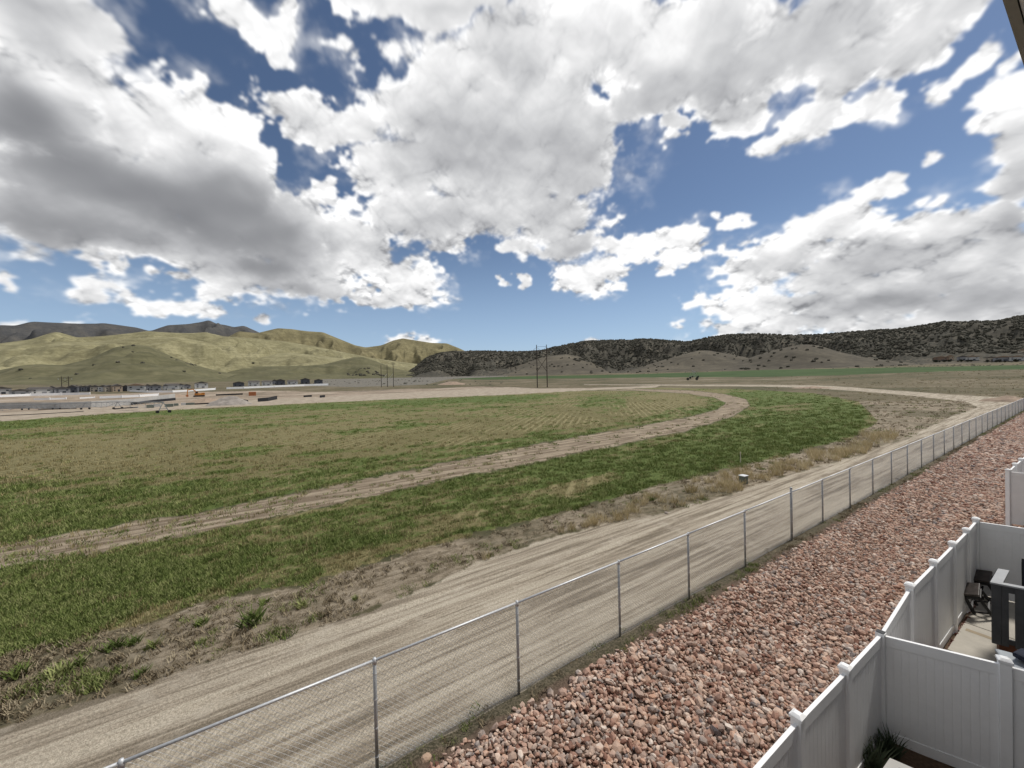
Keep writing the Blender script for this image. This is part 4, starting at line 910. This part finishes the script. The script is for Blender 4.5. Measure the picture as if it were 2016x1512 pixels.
for x_, y_ in ((0, .04), (.5, .04), (0, .36), (.5, .36)): b = MB(); b.bar((x_, y_, .02), (x_, y_, .8), .03); b.build('frame_leg', M['black'], CT)
b = MB(); b.box((.25, .2, .82), (.62, .42, .16), taper=.8); b.build('fire_box', M['black'], CT, bevel=.03)
# lidded bin with dark cushion, just over the cross fence
M['bin'] = simple('blue_grey_plastic', (.34, .37, .40), .5, 0, .05, 4)
M['navy'] = simple('navy_fabric', (.02, .025, .045), .85, 0, .3, 12)
bp = G(2024, 1312, .98); BN = empty('storage_bin', (bp.x, bp.y, .25), 'blue grey storage bin with dark cushion, past the cross fence', 'bin', None, ang_b)
b = MB(); b.box((0, 0, .35), (.55, .55, .70)); b.build('body', M['bin'], BN, bevel=.05)
b = MB(); b.box((0, 0, .73), (.60, .60, .07)); b.build('lid', M['bin'], BN, bevel=.03)
cu = MB(); cu.box((0, 0, 0), (.42, .42, .10)); o = cu.build('cushion', M['navy'], None, bevel=.045); o.location = (bp.x + .10, bp.y - .02, 1.09); o.rotation_euler = (.15, .1, .4); tag(o, 'dark navy cushion lying on the blue grey storage bin', 'cushion')
# near yard: planter slab and shrubs
pb = G(1752, 1492, .62); PB = empty('planter_box', (pb.x, pb.y, .2), 'pale grey box with square opening at the bottom right corner', 'box')
q0 = Vector((0, 0, 0)); u1 = dd; u2 = Vector((-.86, -.51, 0))
b = MB(); b.prism([q0, u1 * .55, u1 * .55 + u2 * .55, u2 * .55], (0, 0, .42)); 
b = MB()
for A_, B_, C_, D_ in ((0, .55, 0, .12), (0, .55, .43, .55), (0, .12, .12, .43), (.43, .55, .12, .43)):
    b.prism([u1 * A_ + u2 * C_, u1 * B_ + u2 * C_, u1 * B_ + u2 * D_, u1 * A_ + u2 * D_], (0, 0, .42))
b.build('box_walls', M['concrete_l'], PB); b = MB(); b.prism([u1 * .12 + u2 * .12, u1 * .43 + u2 * .12, u1 * .43 + u2 * .43, u1 * .12 + u2 * .43], (0, 0, .25)); b.build('dark_inside', M['black'], PB)
M['lav'] = var_mat('lavender_foliage', [(0, (.05, .07, .04)), (1, (.15, .18, .11))])
for i, (wx, wy, k, lab) in enumerate([(1712, 1500, .9, 'grey green spiky shrub in the near yard corner, left one'), (1748, 1478, .8, 'green shrub in the near yard corner, right one by the box')]):
    p = G(wx, wy, .25); r = tuft('corner_shrub', M['lav'], 160, .15, .42, .010, 900 + i, .5); o = inst(r, 'corner_shrub', None, (p.x, p.y, .2), (0, 0, i), (k, k, k)); tag(o, lab, 'shrub')
# ================================================================ the townhouse the picture is taken from (it shades the yards)
e0_ = AT(1973.5, 0, 2.5); ez = e0_.z; dq = ray(2016, 131); t_ = (ez - H) / dq[2]; e1_ = Vector((dq[0] * t_, dq[1] * t_, ez)); d = (e1_ - e0_).normalized(); sdn = Vector((d.y, -d.x, 0))
L0, L1 = -12.0, 24.0
TH_E = empty('townhouse', (e0_.x, e0_.y, 0), 'pale townhouse whose eave and gutter cross the top right corner', 'house')
def hp(s, q, z): return d * s + sdn * q + Vector((0, 0, z))
def pr_(nm, q0, q1, z0, z1, mt, par=None, a=L0, c=L1, bev=0):
    b = MB(); b.prism([hp(a, q0, z0), hp(c, q0, z0), hp(c, q1, z0), hp(a, q1, z0)], (0, 0, z1 - z0)); return b.build(nm, M[mt], par or TH_E, bevel=bev)
pr_('fascia', 0, .030, ez, ez + .055, 'gutter')
gt = pr_('gutter', .034, .085, ez + .006, ez + .12, 'soffit'); pr_('gutter_lip', .089, .135, ez + .016, ez + .12, 'soffit', gt)
pr_('trim_board', .139, .19, ez + .004, ez + .14, 'gutter'); pr_('soffit', .194, .62, ez + .05, ez + .07, 'soffit')
M['siding'] = simple('pale_siding', (.55, .54, .52), .7, 0, .04, 2)
wl = pr_('wall', .62, .92, .1, ez + .05, 'siding')
b = MB()
for i in range(36): z = .35 + i * .2; b.prism([hp(L0, .600, z), hp(L1, .600, z), hp(L1, .6195, z), hp(L0, .6195, z)], (0, 0, .012))
o = b.build('siding_lap', M['siding'], wl)
b = MB(); b.prism([hp(L0, .004, ez + .165), hp(L0, .004, ez + .06), hp(L0, .03, ez + .06), hp(L0, .03, ez + .125), hp(L0, 10, ez + .165), hp(L0, 5.0, ez + 2.2)], d * (L1 - L0)); b.build('roof', M['roof'], TH_E)
pr_('wall', 9.1, 9.4, .1, ez, 'siding'); 
for a_ in (L0 + .02, L1 - .32): pr_('end_wall', .93, 9.08, .1, ez + .16, 'siding', None, a_, a_ + .3)
for s_2 in (-8, -3.6, 3.4, 7.6, 12, 16.5):
    for z in (.9, 4.4):
        w_ = pr_('window', .585, .612, z, z + 1.3, 'win', None, s_2, s_2 + 1.4)
        for z2, h2, u0, u1 in ((z - .08, .07, -.08, 1.48), (z + 1.31, .07, -.08, 1.48)): pr_('frame', .575, .612, z2, z2 + h2, 'vinyl', w_, s_2 + u0, s_2 + u1)
# ================================================================ roadside things
p = GP(1464, 952); UB = empty('utility_box', p, 'weathered grey green utility box at the dirt road edge', 'utility box', None, .5)
b = MB(); b.box((0, 0, .22), (.36, .30, .44)); b.build('cabinet', M['utility'], UB, bevel=.01); b = MB(); b.box((0, 0, .455), (.42, .36, .03)); b.build('lid', M['galv'], UB)
b = MB(); b.box((-.09, -.156, .22), (.15, .01, .34)); b.build('door', M['utility'], UB); b = MB(); b.box((.09, -.156, .22), (.15, .01, .34)); b.build('door', M['utility'], UB)
p = GP(1458, 912); b = MB(); b.bar(p, p + Vector((.0, 0, .75)), .035); b.bar(p + Vector((0, 0, .75)), p + Vector((0, 0, .78)), .05); tag(b.build('marker_stake', M['stake']), 'thin pale marker stake standing in the crop behind the box', 'stake')
# ================================================================ far structures
def S_at(p): return depth(p) / F            # metres per photo pixel at that place
M['wh'] = {}
def wall_m(nm, c):
    if nm not in M['wh']: M['wh'][nm] = simple(nm + '_siding', c, .8, 0, .06, .6)
    return M['wh'][nm]
WC = {'white': (.62, .61, .58), 'pale grey': (.40, .40, .39), 'grey': (.24, .24, .25), 'dark grey': (.10, .105, .12), 'beige': (.42, .37, .30), 'tan': (.33, .26, .19), 'brown': (.22, .15, .11)}
def house(px, py, wpx, hpx, col, label, roof='roof', gable=True, grp='new houses below the shaded foothill', yaw=0.0, name='house'):
    p = GP(px, py); k = S_at(p); w, h = wpx * k, hpx * k; dp = w * .9; az = math.atan2(p.x, p.y); r = empty(name, p, label, 'house', grp, -az + yaw)
    wh = h * .72; b = MB(); b.box((0, dp / 2, wh / 2 - .3), (w, dp, wh + .6)); b.build('wall', wall_m(col, WC[col]), r)
    b = MB(); o = w * .56
    if gable: b.prism([(-o, -w * .05, wh), (o, -w * .05, wh), (0, -w * .05, h)], (0, dp * 1.1, 0)); b.build('roof', M[roof] , r)
    else: b.prism([(0 - o, -w * .06, wh), (-o, dp * 1.06, wh), (-o * .75, dp * .5, h)], (1e-3, 0, 0)); b = MB(); b.add([(-o, -.06 * w, wh), (o, -.06 * w, wh), (o, dp * 1.06, wh), (-o, dp * 1.06, wh), (-o * .8, dp * .5, h), (o * .8, dp * .5, h)], [(0, 1, 5, 4), (1, 2, 5), (2, 3, 4, 5), (3, 0, 4), (3, 2, 1, 0)]); b.build('roof', M[roof], r)
    ww = w * .12
    for x, z in ((-.3, .68), (.3, .68), (-.3, .28)):
        b = MB(); b.box((x * w, -.06, z * wh), (ww, .1, wh * .2)); b.build('window', M['win'], r)
    b = MB(); b.box((.12 * w, -.06, wh * .2), (w * .2, .1, wh * .4)); b.build('door', M['win'] if col != 'white' else wall_m('grey', WC['grey']), r)
    return r
HS = [(2,776,26,15,'pale grey','pale grey house cut by the left edge of the picture'),(40,777,28,11,'pale grey','low pale grey house second from the left edge'),(82,775,30,13,'white','wide white house with dark flat roof left of pylon',0),(102,774,12,14,'dark grey','narrow dark grey house just left of the small pylon'),(123,774,21,13,'grey','grey framed house directly below the small pylon'),(142,773,14,15,'dark grey','dark grey house right of the small pylon'),(150,771,12,13,'grey','mid grey house next to the dark one by the pylon'),
 (160,771,10,12,'dark grey','small dark house in middle of the packed row'),(168,771,12,12,'grey','grey house between two dark ones in packed row'),(178,771,11,13,'dark grey','dark narrow house before the beige one in the row'),(187,771,13,13,'beige','beige house following the dark narrow one'),(203,771,14,13,'white','white gabled house in the middle of the row'),(217,771,14,13,'beige','beige gabled house right of the white gabled one'),(232,771,14,15,'tan','tan tall house near the site clearing'),(248,770,14,12,'dark grey','dark house with white gable beside the tan one'),(268,770,25,15,'pale grey','large pale house with tan roof, biggest in the row',1,'roof_tan'),
 (291,768,10,12,'grey','small grey house right of the big tan roofed one'),(306,769,18,13,'grey','grey gabled house facing front, alone on white fence'),(326,768,8,11,'pale grey','little pale house behind the gabled grey one'),(338,767,22,12,'white','white house with dark hip roof above the fence',0),(356,766,11,11,'pale grey','narrow pale house next to the white hip roofed one'),(368,765,12,9,'grey','low grey house behind the excavator'),(397,764,20,13,'white','white house right behind the excavator boom')]
for h_ in HS: house(*h_[:6], gable=(h_[6] if len(h_) > 6 else 1), roof=(h_[7] if len(h_) > 7 else 'roof'), yaw=RNG.uniform(-.25, .25))
H2 = [(470,761,18,10,'dark grey','dark grey house, leftmost in the far right hand row'),(500,760,19,11,'white','white house second from left in the far row'),(526,759,18,10,'white','white house third from left in the far row'),(541,757,10,10,'grey','small grey house behind the dark one in far row'),(552,758,16,12,'dark grey','tall dark house in the middle of the far row'),(576,757,18,9,'white','low white house right of the tall dark one'),(601,756,16,12,'dark grey','dark gabled house second from right in far row'),(627,756,15,10,'dark grey','dark house at the right end of the far row')]
for h_ in H2: house(*h_[:6], grp='new houses in the second row', gable=0 if 'white' in h_[4] else 1)
V = [(1815,711,10,6,'grey','grey house at the left end of the hill village'),(1832,712,10,5,'beige','small beige house near left end of the village'),(1850,712,16,7,'brown','red brown house in the hill village'),(1868,711,8,8,'tan','tan house right of the red brown one'),(1880,705,14,6,'pale grey','pale house on the upper village row, left'),(1900,704,14,6,'brown','brown house in the upper village row'),(1893,711,12,7,'grey','grey house in the lower village row centre'),(1912,711,14,7,'pale grey','pale grey house in the lower village row'),(1930,705,16,7,'grey','grey roofed house high in the village'),(1950,712,13,6,'beige','beige low house right of the village centre'),(1972,712,20,7,'grey','long grey house in the lower right village'),(2000,711,16,7,'pale grey','pale grey house at the right village end'),(1968,699,11,5,'white','small white house up the slope'),(2000,694,16,6,'pale grey','pale house highest up at the right edge'),(2012,699,10,8,'beige','cream house cut by the right edge of the picture')]
th_, s_, VX, VY, VZ = HILLS['village_slope']
for h_ in V:
    p0 = GP(h_[0], h_[1])
    r = house(*h_[:6], grp='houses of the hill village', name='village_house', roof='roof_tan' if h_[0] % 3 else 'roof')
    # seat the house on the village slope along its own line of sight
    d = ray(h_[0], h_[1]); a_ = math.atan2(d[0], d[1]); i = int(np.clip(np.searchsorted(th_, a_), 0, len(th_) - 1)); n1 = np.searchsorted(s_, 1.0); rr = np.hypot(VX[:n1, i], VY[:n1, i]); te = (VZ[:n1, i] - H) / rr; tgt = d[2] / math.hypot(d[0], d[1])
    j = int(np.argmin(np.abs(te - tgt))); q = rr[j] / math.hypot(p0.x, p0.y)
    r.location = (VX[j, i], VY[j, i], VZ[j, i]); r.scale = (q * 1.25, q * 1.25, q * 1.35); r.location.z += 1.5
M['tree_dark'] = var_mat('village_tree', [(0, (.025, .03, .02)), (1, (.06, .06, .04))])
VT = [leafy('crown_shape', M['tree_dark'], 160, 1, 1.8, .3, i) for i in range(2)]
for i in range(34):
    h_ = V[i % len(V)]; px_ = h_[0] + RNG.uniform(-10, 10); d = ray(px_, h_[1] + 1); a_ = math.atan2(d[0], d[1]); ii = int(np.clip(np.searchsorted(th_, a_), 0, len(th_) - 1)); n1 = np.searchsorted(s_, 1.0); rr = np.hypot(VX[:n1, ii], VY[:n1, ii]); te = (VZ[:n1, ii] - H) / rr; j = int(np.argmin(np.abs(te - d[2] / math.hypot(d[0], d[1]))))
    j = max(0, j - 1); t = empty('village_tree', (VX[j, ii], VY[j, ii], VZ[j, ii]), 'dark tree standing among the hill village houses', 'tree', 'trees of the hill village'); k = RNG.uniform(1.6, 3.0)
    o = inst(VT[i % 2], 'crown', t, (0, 0, k * .2), (0, 0, i), (k, k, k)); b = MB(); b.bar((0, 0, -1), (0, 0, k), k * .12, n=5, w2=k * .06); b.build('trunk', M['wood_dark'], t)
# ---- pylons
def hframe(pa, pb, top, label, arm=.13, lowx=.62, r0=.38):
    A, B = GP(*pa), GP(*pb); k = S_at(A); dst = A.length
    B = Vector((B.x, B.y, 0)) * (math.hypot(A.x, A.y) / math.hypot(B.x, B.y)); B.z = A.z
    hgt = (pa[1] - top) * k; R = empty('pylon', A, label, 'pylon'); u = (B - A); L = u.length; d = u.normalized()
    for q in (Vector((0, 0, 0)), u):
        b = MB(); b.bar(q + Vector((0, 0, -1)), q + Vector((0, 0, hgt)), r0 * 2, n=8, w2=r0 * 1.3); b.build('pole', M['wood_dark'], R)
    z1 = hgt * .855; b = MB(); b.bar(-d * L * .48 + Vector((0, 0, z1)), u + d * L * .48 + Vector((0, 0, z1)), r0 * .8); b.build('crossarm', M['wood_dark'], R)
    b = MB(); b.bar(Vector((0, 0, hgt * .955)), u + Vector((0, 0, hgt * .955)), r0 * .4); b.build('top_brace', M['wood_dark'], R)
    for p, q in (((0, .70), (1, .37)), ((0, .37), (1, .70)), ((0, .94), (.5, .86)), ((1, .94), (.5, .86)), ((0, .94), (-.45, .86)), ((1, .94), (1.45, .86))):
        b = MB(); b.bar(u * p[0] + Vector((0, 0, hgt * p[1])), u * q[0] + Vector((0, 0, hgt * q[1])), r0 * (.8 if p[1] < .8 else .3)); b.build('brace', M['wood_dark'], R)
    for f in (-.45, .5, 1.45):
        for i_ in range(4): b = MB(); b.disc(u * f + Vector((0, 0, z1 - .35 - i_ * .4)), (0, 0, 1), .25, .15, 8); b.build('insulator', M['galv'], R)
    return R, hgt, z1
hframe((1058,763), (1077.5,763), 679, 'tall dark two pole pylon with crossed braces beyond the field')
hframe((121.5,763), (135.5,763), 741, 'small two pole pylon standing behind the left row of houses', r0=.35)
P3 = GP(763, 762); k = S_at(P3); T3 = empty('three_pole_pylon', P3, 'slender three pole structure with guy wires left of centre', 'pylon')
for x_ in (-12, 0, 12):
    b = MB(); b.bar((x_ * k, 0, -1), (x_ * k, 0, 44 * k), .55, n=6, w2=.4); b.build('pole', M['wood_dark'], T3)
for x_ in (-12, 0): b = MB(); b.bar((x_ * k, 0, 12 * k), ((x_ + 12) * k, 0, 27 * k), .18); b.build('brace', M['galv'], T3)
# ---- white fences, pads and the pale wall on the building site
M['bright'] = simple('bright_white_vinyl', (.80, .80, .80), .5, 0, .03, .5)
def strip(pxs, hpx, name, label, cat, mat, posts=True, grp=None):
    A = GP(*pxs[0]); R = empty(name, A, label, cat, grp); prev = None
    for q in pxs:
        p = GP(*q) - A
        if prev is not None:
            k = S_at(GP(*q)); h_ = hpx * k; b = MB(); b.prism([prev[0] + Vector((0, 0, -.5)), p + Vector((0, 0, -.5)), p + Vector((0, 0, h_)), prev[0] + Vector((0, 0, prev[1]))], Vector((p.y - prev[0].y, -(p.x - prev[0].x), 0)).normalized() * -.12); b.build('panel', mat, R)
            if posts: b = MB(); b.box(p + Vector((0, 0, h_ / 2)), (.3, .3, h_ + .5)); b.build('post', mat, R)
            prev = (p, h_)
        else:
            k = S_at(GP(*q)); prev = (p, hpx * k)
    return R
strip([(-60,783),(0,782),(60,779.5),(120,778),(177,777)], 4.5, 'white_fence', 'long bright white fence in front of the left houses', 'fence', M['bright'])
strip([(66,787.5),(98,787),(130,786)], 3.2, 'white_fence', 'short bright white fence nearer than the long left one', 'fence', M['bright'])
strip([(157,785),(186,783.5)], 2.5, 'white_fence', 'shortest white fence piece, middle of the building site', 'fence', M['bright'])
strip([(196,784.5),(240,783),(275,781.5),(312,779)], 4.5, 'white_fence', 'bright white fence with dark gap before the dirt heap', 'fence', M['bright'])
strip([(255,771),(290,773),(340,772.5),(385,770),(424,767.5)], 3.8, 'white_fence', 'curving white fence under the house row, excavator in front', 'fence', M['bright'])
strip([(446,766),(480,765),(540,762.5),(600,760),(646,758.5)], 3.6, 'white_fence', 'white fence under the second row of far houses', 'fence', M['bright'])
M['palewall'] = simple('pale_retaining_concrete', (.40, .39, .37), .9, 0, .12, .3)
strip([(-80,808),(0,805),(60,804),(120,804.5),(180,802),(262,797),(345,787)], 12, 'retaining_wall', 'long pale concrete wall low across the building site', 'wall', M['palewall'], False)
BF = [([(258,797.5),(300,792.5),(346,788)], 5, 'black silt fence at the end of the pale wall'), ([(0,819),(60,816.5),(140,812),(165,810)], 1.2, 'thin black silt line along the left dirt road'), ([(75,807),(110,805.5),(150,804.5)], 1.2, 'short black silt line under the pale wall'), ([(225,806),(250,804),(272,803)], 2, 'black silt piece left of the concrete blocks'),
 ([(425,779),(450,778),(478,777)], 2.8, 'black silt fence behind the grey spoil heap'), ([(508,791),(528,789.5),(546,786)], 7, 'tall black silt fence right of the spoil heap'), ([(598,782),(614,781)], 3.5, 'small black silt piece in the grass beyond the site'), ([(630,783),(640,782)], 4.5, 'black block of silt fabric, farthest to the right'), ([(376,797),(420,795)], 2.5, 'low black silt piece beside the concrete blocks'), ([(478,790),(488,792)], 4, 'slanting black silt piece on the spoil heap')]
for q, h_, lab in BF: strip(q, h_, 'silt_fence', lab, 'silt fence', M['blackcloth'], False, 'black silt fences on the building site')
for i, (q, wpx, hpx, lab) in enumerate([((296,803), 11, 6, 'grey concrete block, leftmost of the stored row'), ((310,801), 10, 6, 'whitish concrete block second in the row'), ((333,801), 13, 6, 'wide grey concrete block in the middle of row'), ((347,799), 7, 5, 'dark grey concrete block right of the middle'), ((361,798), 7, 5, 'white concrete block near the right of the row'), ((374,797), 14, 4, 'low grey concrete block at the right end')]):
    p = GP(*q); k = S_at(p); b = MB(); b.box((0, 0, hpx * k / 2), (wpx * k, wpx * k * .5, hpx * k), -math.atan2(p.x, p.y)); o = b.build('concrete_block', M['concrete_l'] if i in (1, 4) else M['utility'], None, bevel=.05); o.location = p; tag(o, lab, 'block', 'concrete blocks stored beside the dirt road')
# heaps of soil
def heap(q, wpx, hpx, lab, mat, seed):
    p = GP(*q); k = S_at(p); n = 26; me = MB(); vs = []
    for i in range(n):
        for j in range(n):
            u = i / (n - 1) * 2 - 1; v = j / (n - 1) * 2 - 1; d = max(0, 1 - math.hypot(u, v)); vs.append((u * wpx * k / 2, v * wpx * k / 3, -.3 + hpx * k * 1.2 * (d ** .8) * (1 + .5 * float(fbm(np.array(u * 3.), np.array(v * 3. + seed), 4, .6, seed)))))
    me.v = vs; me.f = [(i * n + j, i * n + j + 1, (i + 1) * n + j + 1, (i + 1) * n + j) for i in range(n - 1) for j in range(n - 1)]; o = me.build('soil_heap', mat, None, True); o.location = p; o.rotation_euler.z = -math.atan2(p.x, p.y); tag(o, lab, 'heap', 'heaps of soil on the building site')
heap((338,782), 62, 7, 'brown soil heap left of the excavator', M['tan_soil'], 1); heap((452,797), 80, 17, 'largest grey spoil heap in the middle of the site', M['grey_soil'], 2); heap((890,757), 60, 6, 'pale low heap left of the tall pylon', M['tan_soil'], 3)
heap((405,793), 90, 8, 'long tan bank below the excavator', M['tan_soil'], 4); heap((1985,790), 90, 12, 'grassy bank beside the fence at the right edge', M['tan_soil'], 5); heap((1600,764), 90, 4, 'low dry mound above the dirt road bend', M['tan_soil'], 6)
# excavator
p = GP(392, 781); k = S_at(p); EX = empty('excavator', p, 'orange excavator digging between soil heap and houses', 'excavator', None, -math.atan2(p.x, p.y))
def K(*a): return Vector(a) * k
for y_ in (-3.0, 3.0): b = MB(); b.prism([K(-8, y_, 0), K(8, y_, 0), K(9.5, y_, 1.4), K(8, y_, 2.8), K(-8, y_, 2.8), K(-9.5, y_, 1.4)], K(0, 2.2, 0)); b.build('track', M['black'], EX)
b = MB(); b.box(K(1, 1, 5), K(16, 6, 4)); b.box(K(6.5, 1, 6.5), K(5, 6, 2.5)); b.build('body', M['orange'], EX, bevel=.05)
b = MB(); b.box(K(-3.5, -1, 8), K(4.5, 3.5, 6)); c_ = b.build('cab', M['orange'], EX); b = MB(); b.box(K(-3.5, -2.85, 8.6), K(3.4, .2, 3.8)); b.build('window', M['win'], c_)
b = MB(); b.bar(K(-2, 1, 6), K(-9, 1, 15), 1.8 * k); b.bar(K(-9, 1, 15), K(-17, 1, 13.5), 1.5 * k); b.build('boom', M['orange'], EX)
b = MB(); b.bar(K(-17, 1, 14.5), K(-17.8, 1, 4), 1.4 * k); b.build('arm', M['orange'], EX)
b = MB(); b.prism([K(-19.5, -.5, 4.5), K(-16, -.5, 4.5), K(-16, -.5, 1), K(-18, -.5, .2), K(-20, -.5, 2)], K(0, 3, 0)); b.build('bucket', M['rust'], EX)
p = GP(497, 779); k = S_at(p); CN = empty('skip_container', p, 'rust orange open container on the building site', 'container', None, -math.atan2(p.x, p.y))
b = MB(); b.box(K(0, 0, 3.8), K(12, 6, 7.6)); b.build('body', M['rust'], CN)
for x_ in (-5, -2.5, 0, 2.5, 5): b = MB(); b.box(K(x_, -3.15, 3.8), K(.5, .3, 7.4)); b.build('rib', M['rust'], CN)
# ---- irrigation pivots
M['pipe'] = simple('galvanised_pipe', (.30, .31, .32), .6, .3, .1, 2)
def pivot(pxs, hpx, label, endw=4):
    A = GP(*pxs[0]); R = empty('irrigation_pivot', A, label, 'irrigation rig'); tops = []
    for q, hp in zip(pxs, hpx):
        p = GP(*q) - A; k = S_at(GP(*q)); h_ = hp * k; az = -math.atan2((p + A).x, (p + A).y); ux = Vector((math.cos(az), math.sin(az), 0)); w = h_ * .42
        b = MB(); b.bar(p + ux * -w, p + Vector((0, 0, h_)), .16); b.bar(p + ux * w, p + Vector((0, 0, h_)), .16); b.bar(p + ux * -w * .6 + Vector((0, 0, h_ * .4)), p + ux * w * .6 + Vector((0, 0, h_ * .4)), .10); b.build('tower', M['pipe'], R)
        for s_2 in (-1, 1): b = MB(); b.disc(p + ux * w * s_2 + Vector((0, 0, h_ * .13)), (-ux.y, ux.x, 0), h_ * .14, .25, 12); b.build('wheel', M['black'], R)
        tops.append(p + Vector((0, 0, h_)))
    for i in range(len(tops) - 1):
        a, c = tops[i], tops[i + 1]; b = MB(); b.bar(a, c, .22, n=6); b.build('water_pipe', M['pipe'], R); b = MB(); n = 6
        for j in range(n):
            f0, f1 = j / n, (j + 1) / n; s0 = Vector((0, 0, -(a.z - A.z + 1) * 0 - 1.6 * math.sin(math.pi * f0))); s1 = Vector((0, 0, -1.6 * math.sin(math.pi * f1))); b.bar(a.lerp(c, f0) + s0, a.lerp(c, f1) + s1, .06); b.bar(a.lerp(c, f1), a.lerp(c, f1) + s1, .06)
            b.bar(a.lerp(c, f0), a.lerp(c, f1) + s1, .05)
        b.build('truss_rods', M['pipe'], R)
    return R
pivot([(-40,810),(50,807),(111,806),(168,806),(232,805),(322,813)], [10, 10, 11, 13, 14, 21], 'long irrigation pivot with wheeled towers crossing the left building site')
pivot([(1363,748.5),(1366,745.5),(1369,743)], [19, 15, 12], 'irrigation pivot seen end on beside the far green field')
